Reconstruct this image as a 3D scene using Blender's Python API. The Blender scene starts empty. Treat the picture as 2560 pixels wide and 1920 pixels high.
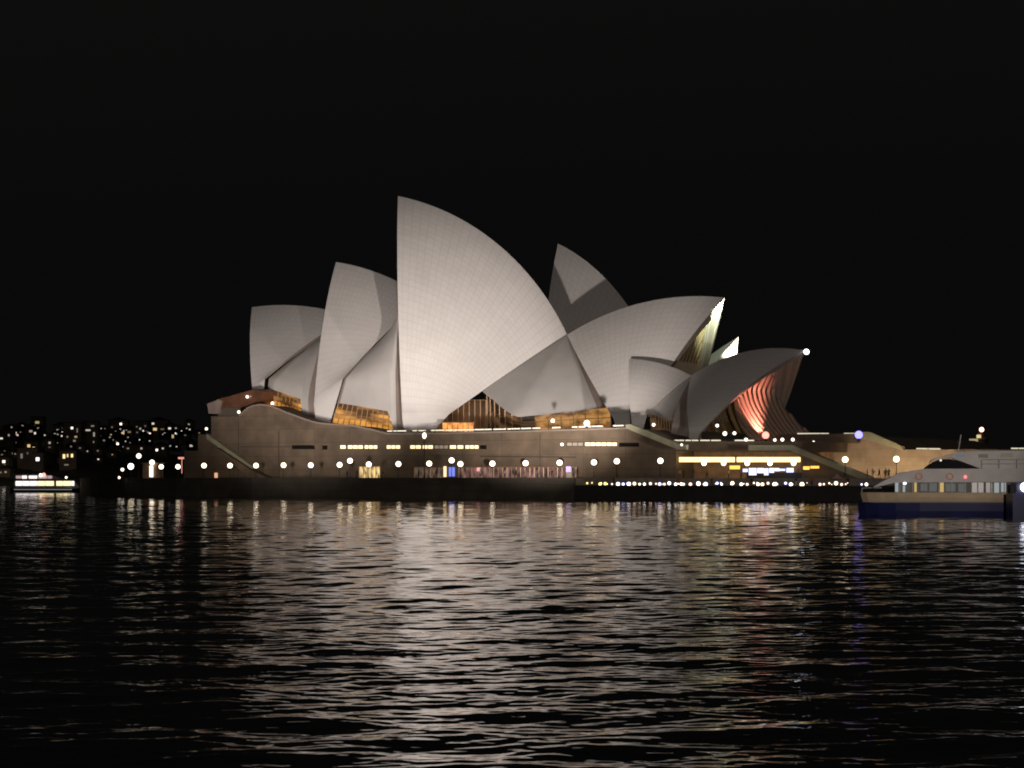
import bpy, bmesh, math, random
import numpy as np
from mathutils import Vector, Matrix

random.seed(7)
scene = bpy.context.scene
COL = scene.collection

# ------------------------------------------------------------------ camera, sky, floodlights, exposure
F = 5415.0            # focal length in photo pixels (photo is 2560 wide)
CX, YH, H = 1280.0, 1197.0, 3.9
cam_d = bpy.data.cameras.new('camera')
cam_d.sensor_width = 36.0
cam_d.lens = 36.0 * F / 2560.0
cam_d.shift_y = (YH - 960.0) / 2560.0
cam_d.clip_start = 0.5
cam_d.clip_end = 20000
cam = bpy.data.objects.new('camera', cam_d)
COL.objects.link(cam)
cam.location = (0, 0, H)
cam.rotation_euler = (math.radians(90), 0, 0)
scene.camera = cam

world = bpy.data.worlds.new('World')
scene.world = world
world.use_nodes = True
wn = world.node_tree.nodes
wl = world.node_tree.links
bg = wn['Background']
sky = wn.new('ShaderNodeTexSky')
sky.sky_type = 'NISHITA'
sky.sun_disc = False
sky.sun_elevation = math.radians(-4)
sky.sun_rotation = math.radians(200)
hs = wn.new('ShaderNodeHueSaturation')
hs.inputs['Saturation'].default_value = 0.12
wl.new(sky.outputs[0], hs.inputs['Color'])
add = wn.new('ShaderNodeMixRGB')
add.blend_type = 'ADD'
add.inputs[0].default_value = 1.0
add.inputs[2].default_value = (0.028, 0.029, 0.028, 1)      # city glow left in a night sky
wl.new(hs.outputs[0], add.inputs[1])
wl.new(add.outputs[0], bg.inputs['Color'])
bg.inputs['Strength'].default_value = 0.1

scene.view_settings.view_transform = 'Standard'
scene.view_settings.look = 'None'
scene.view_settings.exposure = 0.0
scene.view_settings.gamma = 1.0
scene.cycles.use_denoising = True
scene.cycles.sample_clamp_indirect = 3.0
scene.cycles.max_bounces = 6
scene.cycles.filter_width = 1.9


def spot(name, loc, target, energy, color, angle, blend=0.6, size=0.6):
    d = bpy.data.lights.new(name, 'SPOT')
    d.energy = energy
    d.color = color
    d.spot_size = math.radians(angle)
    d.spot_blend = blend
    d.shadow_soft_size = size
    o = bpy.data.objects.new(name, d)
    COL.objects.link(o)
    o.location = loc
    o.rotation_euler = (Vector(target) - Vector(loc)).to_track_quat('-Z', 'Y').to_euler()
    return o


def point(name, loc, energy, color, size=0.25):
    d = bpy.data.lights.new(name, 'POINT')
    d.energy = energy
    d.color = color
    d.shadow_soft_size = size
    o = bpy.data.objects.new(name, d)
    COL.objects.link(o)
    o.location = loc
    return o


WARM = (1.0, 0.87, 0.79)
# floods: one far off across the cove for the whole front, three bare ones hung over open water, added to shape the shells' light
PINK = (1.0, 0.88, 0.81)
spot('floodlight', (14, -12, 14), (5, 470, 30), 0.8e6, WARM, 26, 0.4, 1.5)
spot('floodlight', (-62, 388, 5), (-38, 478, 54), 1.95e5, PINK, 64, 0.6, 4.5)
spot('floodlight', (6, 366, 3.5), (4, 462, 46), 2.4e5, PINK, 54, 0.6, 0.9)
spot('floodlight', (82, 356, 8), (-36, 478, 43), 2.4e5, PINK, 25, 0.6, 1.6)
spot('floodlight', (75, 50, 20), (46, 228, 4), 0.24e5, (1.0, 0.92, 0.84), 16, 0.6, 1.0)     # quay lights on the ferry's side
spot('shore_fill', (-330, 1420, 30), (-330, 1700, 30), 0.5e5, (1.0, 0.8, 0.6), 150, 0.5, 4.0)   # offshore spot added to brighten the far houses in place of their streets

# ------------------------------------------------------------------ pixel helpers (photo pixels -> metres)


def at(px, py, Y):
    return Vector(((px - CX) / F * Y, Y, H + (YH - py) / F * Y))


def zat(py, Y):
    return H + (YH - py) / F * Y


class Line:
    """A vertical plane seen from above: origin plus a direction, with a normal pointing away from the camera."""

    def __init__(s, x, y, deg):
        a = math.radians(deg)
        s.o = Vector((x, y))
        s.d = Vector((math.cos(a), -math.sin(a)))
        s.n = Vector((math.sin(a), math.cos(a)))

    def shift(s, k):
        l = Line(0, 0, 0)
        l.o = s.o + s.n * k
        l.d, l.n = s.d, s.n
        return l

    def s_of(s, px):
        k = (px - CX) / F
        return (k * s.o.y - s.o.x) / (s.d.x - k * s.d.y)

    def xy(s, px, back=0.0):
        p = s.o + s.d * s.s_of(px) + s.n * back
        return p

    def pt(s, px, py, back=0.0):
        q = s.o + s.d * s.s_of(px)
        z = zat(py, q.y)
        q = q + s.n * back
        return Vector((q.x, q.y, z))


# ------------------------------------------------------------------ materials


def mat(name, color, rough=0.6, metal=0.0, emit=None, estr=0.0, noise=0.0, nscale=1.0, bump=0.0):
    m = bpy.data.materials.new(name)
    m.use_nodes = True
    nt = m.node_tree
    b = nt.nodes['Principled BSDF']
    b.inputs['Roughness'].default_value = rough
    b.inputs['Metallic'].default_value = metal
    c = (*color, 1)
    if noise > 0:
        tc = nt.nodes.new('ShaderNodeTexCoord')
        n = nt.nodes.new('ShaderNodeTexNoise')
        n.inputs['Scale'].default_value = nscale
        n.inputs['Detail'].default_value = 5
        nt.links.new(tc.outputs['Object'], n.inputs['Vector'])
        r = nt.nodes.new('ShaderNodeMapRange')
        r.inputs['From Min'].default_value = 0.3
        r.inputs['From Max'].default_value = 0.7
        r.inputs['To Min'].default_value = 1 - noise
        r.inputs['To Max'].default_value = 1 + noise
        nt.links.new(n.outputs['Fac'], r.inputs['Value'])
        v = nt.nodes.new('ShaderNodeVectorMath')
        v.operation = 'SCALE'
        v.inputs[0].default_value = color
        nt.links.new(r.outputs[0], v.inputs['Scale'])
        nt.links.new(v.outputs[0], b.inputs['Base Color'])
        if bump > 0:
            bp = nt.nodes.new('ShaderNodeBump')
            bp.inputs['Strength'].default_value = bump
            nt.links.new(n.outputs['Fac'], bp.inputs['Height'])
            nt.links.new(bp.outputs[0], b.inputs['Normal'])
    else:
        b.inputs['Base Color'].default_value = c
    if emit:
        b.inputs['Emission Color'].default_value = (*emit, 1)
        b.inputs['Emission Strength'].default_value = estr
    return m


def math_node(nt, op, a, b=None):
    n = nt.nodes.new('ShaderNodeMath')
    n.operation = op
    for i, x in enumerate((a, b)):
        if x is None:
            continue
        if isinstance(x, (int, float)):
            n.inputs[i].default_value = x
        else:
            nt.links.new(x, n.inputs[i])
    return n.outputs[0]


def tile_material(name, base, line, rough, amount=0.35, rows=1.0):
    """Shell tiling: faint joints between the fanned ribs and between the rows of tile lids (UV laid on the shell)."""
    m = bpy.data.materials.new(name)
    m.use_nodes = True
    nt = m.node_tree
    b = nt.nodes['Principled BSDF']
    b.inputs['Roughness'].default_value = rough
    uv = nt.nodes.new('ShaderNodeUVMap')
    sp = nt.nodes.new('ShaderNodeSeparateXYZ')
    nt.links.new(uv.outputs[0], sp.inputs[0])
    fu = math_node(nt, 'FRACT', sp.outputs[0])
    # chevron edges: each tile lid is a V across its rib
    chev = math_node(nt, 'MULTIPLY', math_node(nt, 'ABSOLUTE', math_node(nt, 'SUBTRACT', fu, 0.5)), 0.5)
    fv = math_node(nt, 'FRACT', math_node(nt, 'ADD', math_node(nt, 'MULTIPLY', sp.outputs[1], rows), chev))
    eu = math_node(nt, 'LESS_THAN', math_node(nt, 'MINIMUM', fu, math_node(nt, 'SUBTRACT', 1.0, fu)), 0.07)
    ev = math_node(nt, 'LESS_THAN', fv, 0.15)
    ln = math_node(nt, 'MULTIPLY', math_node(nt, 'MAXIMUM', eu, ev), amount)
    # each lid a little lighter or darker than its neighbours
    cell = nt.nodes.new('ShaderNodeTexWhiteNoise')
    cell.noise_dimensions = '2D'
    cb = nt.nodes.new('ShaderNodeCombineXYZ')
    nt.links.new(math_node(nt, 'FLOOR', sp.outputs[0]), cb.inputs[0])
    nt.links.new(math_node(nt, 'FLOOR', math_node(nt, 'ADD', math_node(nt, 'MULTIPLY', sp.outputs[1], rows), chev)), cb.inputs[1])
    nt.links.new(cb.outputs[0], cell.inputs['Vector'])
    tone = math_node(nt, 'ADD', math_node(nt, 'MULTIPLY', cell.outputs['Value'], 0.04), 0.98)
    tc = nt.nodes.new('ShaderNodeTexCoord')
    no = nt.nodes.new('ShaderNodeTexNoise')
    no.inputs['Scale'].default_value = 0.22
    no.inputs['Detail'].default_value = 6
    nt.links.new(tc.outputs['Object'], no.inputs['Vector'])
    tone2 = math_node(nt, 'ADD', math_node(nt, 'MULTIPLY', no.outputs['Fac'], 0.16), 0.92)
    mx = nt.nodes.new('ShaderNodeMixRGB')
    mx.inputs[1].default_value = (*base, 1)
    mx.inputs[2].default_value = (*line, 1)
    nt.links.new(ln, mx.inputs[0])
    sc = nt.nodes.new('ShaderNodeVectorMath')
    sc.operation = 'SCALE'
    nt.links.new(mx.outputs[0], sc.inputs[0])
    nt.links.new(math_node(nt, 'MULTIPLY', tone, tone2), sc.inputs['Scale'])
    nt.links.new(sc.outputs[0], b.inputs['Base Color'])
    return m


def stone_material(name, color, deg, bw, bh, rough=0.75, joint=0.55):
    """Precast stone panels: joints run along the wall's own direction and up it, in metres."""
    m = bpy.data.materials.new(name)
    m.use_nodes = True
    nt = m.node_tree
    b = nt.nodes['Principled BSDF']
    b.inputs['Roughness'].default_value = rough
    g = nt.nodes.new('ShaderNodeNewGeometry')
    d = nt.nodes.new('ShaderNodeVectorMath')
    d.operation = 'DOT_PRODUCT'
    a = math.radians(deg)
    d.inputs[1].default_value = (math.cos(a), -math.sin(a), 0)
    nt.links.new(g.outputs['Position'], d.inputs[0])
    sp = nt.nodes.new('ShaderNodeSeparateXYZ')
    nt.links.new(g.outputs['Position'], sp.inputs[0])
    cb = nt.nodes.new('ShaderNodeCombineXYZ')
    nt.links.new(d.outputs['Value'], cb.inputs[0])
    nt.links.new(sp.outputs[2], cb.inputs[1])
    br = nt.nodes.new('ShaderNodeTexBrick')
    br.inputs['Scale'].default_value = 1.0
    br.inputs['Brick Width'].default_value = bw
    br.inputs['Row Height'].default_value = bh
    br.inputs['Mortar Size'].default_value = 0.04
    br.offset = 0.0
    br.inputs['Color1'].default_value = (*color, 1)
    br.inputs['Color2'].default_value = (*[c * 0.86 for c in color], 1)
    br.inputs['Mortar'].default_value = (*[c * joint for c in color], 1)
    nt.links.new(cb.outputs[0], br.inputs['Vector'])
    n = nt.nodes.new('ShaderNodeTexNoise')
    n.inputs['Scale'].default_value = 0.35
    n.inputs['Detail'].default_value = 8
    nt.links.new(g.outputs['Position'], n.inputs['Vector'])
    r = nt.nodes.new('ShaderNodeMapRange')
    r.inputs['From Min'].default_value = 0.3
    r.inputs['From Max'].default_value = 0.7
    r.inputs['To Min'].default_value = 0.75
    r.inputs['To Max'].default_value = 1.2
    nt.links.new(n.outputs['Fac'], r.inputs['Value'])
    v = nt.nodes.new('ShaderNodeVectorMath')
    v.operation = 'SCALE'
    nt.links.new(br.outputs['Color'], v.inputs[0])
    nt.links.new(r.outputs[0], v.inputs['Scale'])
    nt.links.new(v.outputs[0], b.inputs['Base Color'])
    return m


def lit_glass_material(name, dark, bright, strength, scale=(1, 1), thr=0.5, rough=0.55, upper=0.0):
    """Glass in front of a lit room: panes of differing brightness, with soft shapes of the room behind (UV in panes)."""
    m = bpy.data.materials.new(name)
    m.use_nodes = True
    nt = m.node_tree
    b = nt.nodes['Principled BSDF']
    b.inputs['Roughness'].default_value = rough
    b.inputs['Base Color'].default_value = (0.02, 0.015, 0.01, 1)
    uv = nt.nodes.new('ShaderNodeUVMap')
    mp = nt.nodes.new('ShaderNodeMapping')
    mp.inputs['Scale'].default_value = (scale[0], scale[1], 1)
    nt.links.new(uv.outputs[0], mp.inputs[0])
    n = nt.nodes.new('ShaderNodeTexNoise')
    n.inputs['Scale'].default_value = 1.0
    n.inputs['Detail'].default_value = 3
    nt.links.new(mp.outputs[0], n.inputs['Vector'])
    r = nt.nodes.new('ShaderNodeMapRange')
    r.inputs['From Min'].default_value = thr - 0.12
    r.inputs['From Max'].default_value = thr + 0.12
    sx = nt.nodes.new('ShaderNodeSeparateXYZ')
    nt.links.new(uv.outputs[0], sx.inputs[0])
    row = math_node(nt, 'FLOOR', math_node(nt, 'MULTIPLY', sx.outputs[1], 1.5))
    nt.links.new(math_node(nt, 'SUBTRACT', n.outputs['Fac'], math_node(nt, 'MULTIPLY', row, upper)), r.inputs['Value'])
    mx = nt.nodes.new('ShaderNodeMixRGB')
    mx.inputs[1].default_value = (*dark, 1)
    mx.inputs[2].default_value = (*bright, 1)
    nt.links.new(r.outputs[0], mx.inputs[0])
    nt.links.new(mx.outputs[0], b.inputs['Emission Color'])
    b.inputs['Emission Strength'].default_value = strength
    return m


M = {}
M['tile'] = tile_material('glazed_shell_tile', (0.70, 0.675, 0.65), (0.45, 0.42, 0.40), 0.42, 0.27)
M['concrete'] = tile_material('ribbed_concrete', (0.46, 0.42, 0.37), (0.2, 0.17, 0.14), 0.7, 0.6, rows=0.0)
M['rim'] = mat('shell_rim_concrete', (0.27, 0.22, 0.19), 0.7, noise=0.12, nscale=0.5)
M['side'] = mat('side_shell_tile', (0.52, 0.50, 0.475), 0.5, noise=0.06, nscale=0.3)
M['granite'] = stone_material('podium_granite', (0.155, 0.113, 0.076), 33, 9.5, 2.9)
M['sandstone'] = stone_material('south_wall_granite', (0.34, 0.255, 0.18), 33, 6.0, 1.6, joint=0.75)
M['parapet'] = mat('stair_parapet_stone', (0.34, 0.33, 0.22), 0.7, noise=0.15, nscale=0.6)
M['seawall'] = stone_material('sea_wall_concrete', (0.065, 0.055, 0.040), 33, 5.0, 1.4, 0.9)
M['paving'] = mat('promenade_paving', (0.16, 0.14, 0.12), 0.7, noise=0.15, nscale=0.5)
M['bronze'] = mat('bronze_mullion', (0.30, 0.19, 0.10), 0.45, 0.3)
M['tan'] = mat('tan_bronze_mullion', (0.30, 0.22, 0.13), 0.5)
M['pale'] = mat('pale_bronze_mullion', (0.36, 0.27, 0.22), 0.5)
M['darkmetal'] = mat('dark_painted_metal', (0.03, 0.03, 0.03), 0.5, 0.4)
M['joint'] = mat('dark_joint', (0.045, 0.036, 0.028), 0.95)
M['slot'] = mat('dark_window_slot', (0.01, 0.009, 0.008), 0.3)
M['foyer_glass'] = lit_glass_material('lit_foyer_glass', (0.10, 0.035, 0.006), (1.0, 0.44, 0.09), 0.85, (0.30, 1.3), 0.42, upper=0.09)
M['brown_glass'] = lit_glass_material('brown_lit_glass', (0.05, 0.022, 0.010), (0.20, 0.09, 0.035), 0.5, (0.4, 1.2), 0.5)
M['amber_glass'] = lit_glass_material('amber_glazing', (0.12, 0.05, 0.012), (0.62, 0.30, 0.09), 0.8, (0.9, 1.5), 0.47)
M['dim_glass'] = lit_glass_material('dim_foyer_glass', (0.025, 0.012, 0.006), (0.30, 0.15, 0.06), 0.55, (0.35, 1.2), 0.55)
M['mouth_glass'] = lit_glass_material('bronze_tinted_glass', (0.018, 0.011, 0.005), (0.05, 0.03, 0.012), 0.8, (0.5, 0.1), 0.5)
M['strip'] = mat('window_strip_light', (0.8, 0.7, 0.5), 0.4, emit=(1.0, 0.74, 0.40), estr=1.5)
M['strip_dim'] = mat('window_strip_dim', (0.3, 0.26, 0.2), 0.4, emit=(1.0, 0.8, 0.6), estr=0.16)
M['rail_light'] = mat('handrail_light', (0.8, 0.8, 0.7), 0.4, emit=(1.0, 0.92, 0.66), estr=0.75)
M['globe'] = mat('lamp_globe', (0.9, 0.9, 0.85), 0.3, emit=(1.0, 0.82, 0.58), estr=3.8)
M['globe_small'] = mat('small_lamp_globe', (0.9, 0.9, 0.85), 0.3, emit=(1.0, 0.88, 0.70), estr=2.4)
M['bar_light'] = mat('bar_soffit_light', (0.9, 0.8, 0.5), 0.4, emit=(1.0, 0.70, 0.27), estr=2.4)
M['amber'] = mat('amber_heater_glow', (0.9, 0.6, 0.2), 0.4, emit=(1.0, 0.55, 0.09), estr=1.6)
M['blue_panel'] = mat('blue_white_bar_display', (0.5, 0.5, 0.9), 0.3, emit=(0.62, 0.66, 1.0), estr=1.8)
M['blue_lamp'] = mat('blue_lamp_glass', (0.3, 0.3, 0.9), 0.3, emit=(0.30, 0.28, 1.0), estr=2.2)
M['white_lamp'] = mat('cool_white_lamp', (0.9, 0.9, 1.0), 0.3, emit=(0.80, 0.86, 1.0), estr=4.5)
M['red_lamp'] = mat('red_lamp_glass', (0.9, 0.2, 0.15), 0.3, emit=(1.0, 0.32, 0.25), estr=2.2)

# ------------------------------------------------------------------ mesh builder


class MB:
    def __init__(s):
        s.v, s.f, s.m, s.uv = [], [], [], []

    def face(s, pts, mi=0, uv=None):
        i = len(s.v)
        s.v += [Vector(p) for p in pts]
        s.f.append(tuple(range(i, i + len(pts))))
        s.m.append(mi)
        s.uv.append(uv)

    def box(s, c, size, rot=0.0, mi=0):
        """Box centred at c, size along its own x, y, z, turned about z."""
        cx, cy, cz = c
        a, b, h = size[0] / 2, size[1] / 2, size[2] / 2
        cr, sr = math.cos(rot), math.sin(rot)
        P = []
        for z in (-h, h):
            for x, y in ((-a, -b), (a, -b), (a, b), (-a, b)):
                P.append(Vector((cx + x * cr - y * sr, cy + x * sr + y * cr, cz + z)))
        s.hexa(P, mi)
        return s

    def hexa(s, P, mi=0):
        i = len(s.v)
        s.v += [Vector(p) for p in P]
        for q in ((3, 2, 1, 0), (4, 5, 6, 7), (0, 1, 5, 4), (1, 2, 6, 5), (2, 3, 7, 6), (3, 0, 4, 7)):
            s.f.append(tuple(i + k for k in q))
            s.m.append(mi)
            s.uv.append(None)

    def prism(s, front, off, mi=0):
        """Polygon `front` pushed by vector `off`."""
        n = len(front)
        i = len(s.v)
        s.v += [Vector(p) for p in front] + [Vector(p) + Vector(off) for p in front]
        s.f.append(tuple(range(i, i + n)))
        s.f.append(tuple(range(i + 2 * n - 1, i + n - 1, -1)))
        for k in range(n):
            k2 = (k + 1) % n
            s.f.append((i + k, i + n + k, i + n + k2, i + k2))
        s.m += [mi] * (n + 2)
        s.uv += [None] * (n + 2)
        return s

    def bar(s, p, q, w, h=None, mi=0):
        p, q = Vector(p), Vector(q)
        h = h or w
        d = (q - p).normalized()
        up = Vector((0, 0, 1)) if abs(d.z) < 0.95 else Vector((0, 1, 0))
        sd = d.cross(up).normalized()
        u2 = sd.cross(d).normalized()
        P = []
        for e in (p, q):
            for a, b in ((-1, -1), (1, -1), (1, 1), (-1, 1)):
                P.append(e + sd * (a * w / 2) + u2 * (b * h / 2))
        s.hexa(P, mi)
        return s

    def lathe(s, c, prof, seg=12, mi=0):
        """prof: list of (radius, z) going up, about a vertical axis at c."""
        c = Vector(c)
        i = len(s.v)
        for r, z in prof:
            for k in range(seg):
                a = 2 * math.pi * k / seg
                s.v.append(c + Vector((r * math.cos(a), r * math.sin(a), z)))
        for j in range(len(prof) - 1):
            for k in range(seg):
                k2 = (k + 1) % seg
                s.f.append((i + j * seg + k, i + j * seg + k2, i + (j + 1) * seg + k2, i + (j + 1) * seg + k))
                s.m.append(mi)
                s.uv.append(None)
        s.f.append(tuple(i + k for k in reversed(range(seg))))
        s.f.append(tuple(i + (len(prof) - 1) * seg + k for k in range(seg)))
        s.m += [mi, mi]
        s.uv += [None, None]
        return s

    def ball(s, c, r, seg=12, mi=0, sz=1.0):
        n = 7
        prof = [(max(1e-3, r * math.sin(math.pi * j / n)), -r * sz * math.cos(math.pi * j / n)) for j in range(n + 1)]
        return s.lathe(c, prof, seg, mi)

    def grid(s, rows, mi=0, uvs=None, flip=False):
        i0, nc = len(s.v), len(rows[0])
        for r in rows:
            s.v += [Vector(p) for p in r]
        for j in range(len(rows) - 1):
            for k in range(nc - 1):
                q = [(j, k), (j, k + 1), (j + 1, k + 1), (j + 1, k)]
                if flip:
                    q.reverse()
                s.f.append(tuple(i0 + a * nc + b for a, b in q))
                s.m.append(mi)
                s.uv.append([uvs[a][b] for a, b in q] if uvs else None)
        return s

    def build(s, name, mats, parent=None, smooth=False, weld=False):
        off = Vector((0, 0, 0))
        p = parent
        while p is not None:
            off += Vector(p.location)
            p = p.parent
        me = bpy.data.meshes.new(name)
        me.from_pydata([v - off for v in s.v], [], s.f)
        if not isinstance(mats, (list, tuple)):
            mats = [mats]
        for x in mats:
            me.materials.append(x)
        me.polygons.foreach_set('material_index', s.m)
        if any(u for u in s.uv):
            l = me.uv_layers.new(name='UVMap')
            k = 0
            for fi, f in enumerate(s.f):
                for c in range(len(f)):
                    if s.uv[fi]:
                        l.data[k].uv = s.uv[fi][c]
                    k += 1
        if weld:
            b = bmesh.new()
            b.from_mesh(me)
            bmesh.ops.remove_doubles(b, verts=b.verts, dist=0.002)
            b.to_mesh(me)
            b.free()
        if smooth:
            me.polygons.foreach_set('use_smooth', [True] * len(me.polygons))
        me.update()
        o = bpy.data.objects.new(name, me)
        COL.objects.link(o)
        if parent:
            o.parent = parent
        return o


def tag(o, label=None, cat=None, group=None, kind=None):
    if label:
        o['label'] = label
    if cat:
        o['category'] = cat
    if group:
        o['group'] = group
    if kind:
        o['kind'] = kind
    return o


def thing(name, loc, label, cat, group=None, rz=0.0):
    o = bpy.data.objects.new(name, None)
    COL.objects.link(o)
    o.empty_display_size = 0.5
    o.location = loc
    o.rotation_euler = (0, 0, rz)
    return tag(o, label, cat, group)


def copy_tree(o, parent=None):
    c = o.copy()
    COL.objects.link(c)
    c.parent = parent
    for ch in list(o.children):
        copy_tree(ch, c)
    return c


# ------------------------------------------------------------------ the setting: water, promenade, quay, far shore
S = Line(-18.4, 432.0, 33)          # line of the sea wall
WL = S.shift(9.7)                   # line of the podium's west wall


def make_water():
    rng = np.random.default_rng(11)
    rows, cols = 1750, 600
    Y = 20.0 * (1400 / 20.0) ** (np.arange(rows) / (rows - 1))
    ang = np.linspace(-0.5, 0.5, cols)
    yy, aa = np.meshgrid(Y, ang, indexing='ij')
    xx = yy * aa
    dy = yy * (math.log(1400 / 20.0) / (rows - 1))
    dx = yy * (1.0 / cols)
    zz = np.zeros_like(xx)
    n = 120
    lam = np.exp(rng.uniform(math.log(0.28), math.log(7.0), n))
    for i in range(n):
        L = lam[i]
        th = rng.normal(0.0, 0.78) + math.pi / 2 + 0.12
        k = 2 * math.pi / L
        kx, ky = k * math.cos(th), k * math.sin(th)
        slope = 0.0094 * (1.0 if L < 2.5 else (2.5 / L) ** 0.7)
        amp = slope / k
        att = np.clip((L / (2.2 * np.maximum(dy * abs(math.sin(th)), dx * abs(math.cos(th)))) - 1.0), 0, 1)
        ph = rng.uniform(0, 2 * math.pi)
        # slow gusts and short wave groups: no crest runs far
        lg = rng.uniform(3.0, 7.0) * L
        g = 1.0 + 0.35 * np.sin(xx * rng.uniform(0.02, 0.09) + yy * rng.uniform(0.02, 0.09) + rng.uniform(0, 6.28))
        g *= 0.62 + 0.62 * np.sin(6.283 * xx / lg + rng.uniform(0, 6.28)) * np.sin(6.283 * yy / (lg * 1.7) + rng.uniform(0, 6.28))
        w = np.sin(kx * xx + ky * yy + ph + 0.6 * np.sin(xx * 0.11 + i) + 0.6 * np.sin(yy * 0.07 + 2 * i))
        zz += amp * att * g * w * 1.35
    verts = np.stack([xx, yy, zz], axis=-1).reshape(-1, 3)
    idx = np.arange(rows * cols).reshape(rows, cols)
    quads = np.stack([idx[:-1, :-1], idx[:-1, 1:], idx[1:, 1:], idx[1:, :-1]], axis=-1).reshape(-1, 4)
    base = len(verts)
    B = 9000.0
    extra = np.array([[-B, -B, -0.6], [B, -B, -0.6], [B, B, -0.6], [-B, B, -0.6]])
    verts = np.concatenate([verts, extra]).astype(np.float32)
    quads = np.concatenate([quads, [[base, base + 1, base + 2, base + 3]]]).astype(np.int32)
    me = bpy.data.meshes.new('water')
    me.vertices.add(len(verts))
    me.vertices.foreach_set('co', verts.ravel())
    me.loops.add(quads.size)
    me.loops.foreach_set('vertex_index', quads.ravel())
    me.polygons.add(len(quads))
    me.polygons.foreach_set('loop_start', np.arange(0, quads.size, 4, dtype=np.int32))
    me.update(calc_edges=True)
    me.polygons.foreach_set('use_smooth', [True] * len(quads))
    m = bpy.data.materials.new('harbour_water')
    m.use_nodes = True
    nt = m.node_tree
    b = nt.nodes['Principled BSDF']
    b.inputs['Base Color'].default_value = (0.003, 0.004, 0.004, 1)
    b.inputs['Roughness'].default_value = 0.045
    b.inputs['IOR'].default_value = 1.33
    g = nt.nodes.new('ShaderNodeNewGeometry')
    nz = nt.nodes.new('ShaderNodeTexNoise')
    nz.inputs['Scale'].default_value = 3.2
    nz.inputs['Detail'].default_value = 2
    nt.links.new(g.outputs['Position'], nz.inputs['Vector'])
    bp = nt.nodes.new('ShaderNodeBump')
    bp.inputs['Strength'].default_value = 0.25
    bp.inputs['Distance'].default_value = 0.02
    nt.links.new(nz.outputs['Fac'], bp.inputs['Height'])
    nt.links.new(bp.outputs[0], b.inputs['Normal'])
    me.materials.append(m)
    o = bpy.data.objects.new('water', me)
    COL.objects.link(o)
    tag(o, kind='structure')


make_water()

PROM_Z, QUAY_Z = 4.0, 2.55
EDGE = [at(205, 1200, 640), at(255, 1200, 560), at(330, 1200, 512), at(450, 1200, 482)]
left_xy = [Vector((p.x, p.y)) for p in EDGE] + [S.xy(637), S.xy(1440)]
right_xy = [S.xy(1440), S.xy(2900)]
back = S.n * 170
# upper promenade: full width on the left, stepped back behind the lower quay on the right
pm = MB()
outline = left_xy + [S.xy(1440, 6.5), S.xy(2900, 6.5)] + [S.xy(2900) + back, S.xy(637) + back * 0.9, left_xy[0] + Vector((40, 90))]
pm.prism([Vector((p.x, p.y, PROM_Z)) for p in outline][::-1], (0, 0, -5))
tag(pm.build('promenade', M['paving']), kind='structure')
qm = MB()
q_out = [S.xy(1440, 0.02), S.xy(2900, 0.02), S.xy(2900, 6.48), S.xy(1440, 6.48)]
qm.prism([Vector((p.x, p.y, QUAY_Z)) for p in q_out][::-1], (0, 0, -4))
tag(qm.build('quay', M['paving']), kind='structure')


def wall_along(pts, z0, z1, th, mb, cap=0.25):
    for a, b in zip(pts[:-1], pts[1:]):
        d = (b - a).normalized()
        n = Vector((-d.y, d.x))
        if n.y > 0:
            n = -n
        mb.prism([Vector((a.x, a.y, z0)), Vector((b.x, b.y, z0)), Vector((b.x, b.y, z1)), Vector((a.x, a.y, z1))], (n.x * th, n.y * th, 0))
        # coping stone, a little proud
        a2, b2 = a + n * -0.0, b + n * -0.0
        mb.prism([Vector((a2.x, a2.y, z1)), Vector((b2.x, b2.y, z1)), Vector((b2.x, b2.y, z1 + cap)), Vector((a2.x, a2.y, z1 + cap))],
                 (n.x * (th + 0.18), n.y * (th + 0.18), 0))


sw = MB()
wall_along(left_xy, -3, PROM_Z - 0.02, 0.8, sw, 0.14)
tag(sw.build('sea_wall', M['seawall']), 'tall dark concrete sea wall below the globe-lamp promenade, dropping into the harbour', 'sea wall')
sw = MB()
wall_along(right_xy, -3, QUAY_Z - 0.02, 0.8, sw, 0.14)
tag(sw.build('sea_wall', mat('black_sea_wall', (0.018, 0.016, 0.014), 0.8, noise=0.3, nscale=0.4)), 'low black sea wall at the water below the crowded bar terrace', 'sea wall')  # much darker tone than the tall sea wall

# far shore: a low dark headland behind the left of the frame, and one behind the stairs on the right
hm = MB()
HX = np.linspace(-900, 1400, 120)
rg = random.Random(5)


def ridge_h(x):
    k = 30 + 9 * math.sin(x * 0.011 + 1.0) + 5 * math.sin(x * 0.031) + 3 * math.sin(x * 0.083 + 2)
    if x > 20:
        k *= max(0.12, 1 - (x - 20) / 420)
    return k


rows = []
for j, (yy, k) in enumerate(((1480, -0.12), (1520, 0.1), (1620, 0.42), (1750, 0.75), (1900, 1.0), (2300, 0.9), (2900, 0.3))):
    rows.append([Vector((x, yy + 14 * math.sin(x * 0.02 + j), k * ridge_h(x) + (rg.uniform(-1.2, 1.2) if j > 1 else 0))) for x in HX])
hm.grid(rows)
M['hill'] = mat('dark_bushland', (0.020, 0.024, 0.014), 0.9, noise=0.5, nscale=0.05)
tag(hm.build('hill', M['hill'], smooth=True), kind='structure')

# ------------------------------------------------------------------ the opera house
R_SPHERE = 75.0


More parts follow.
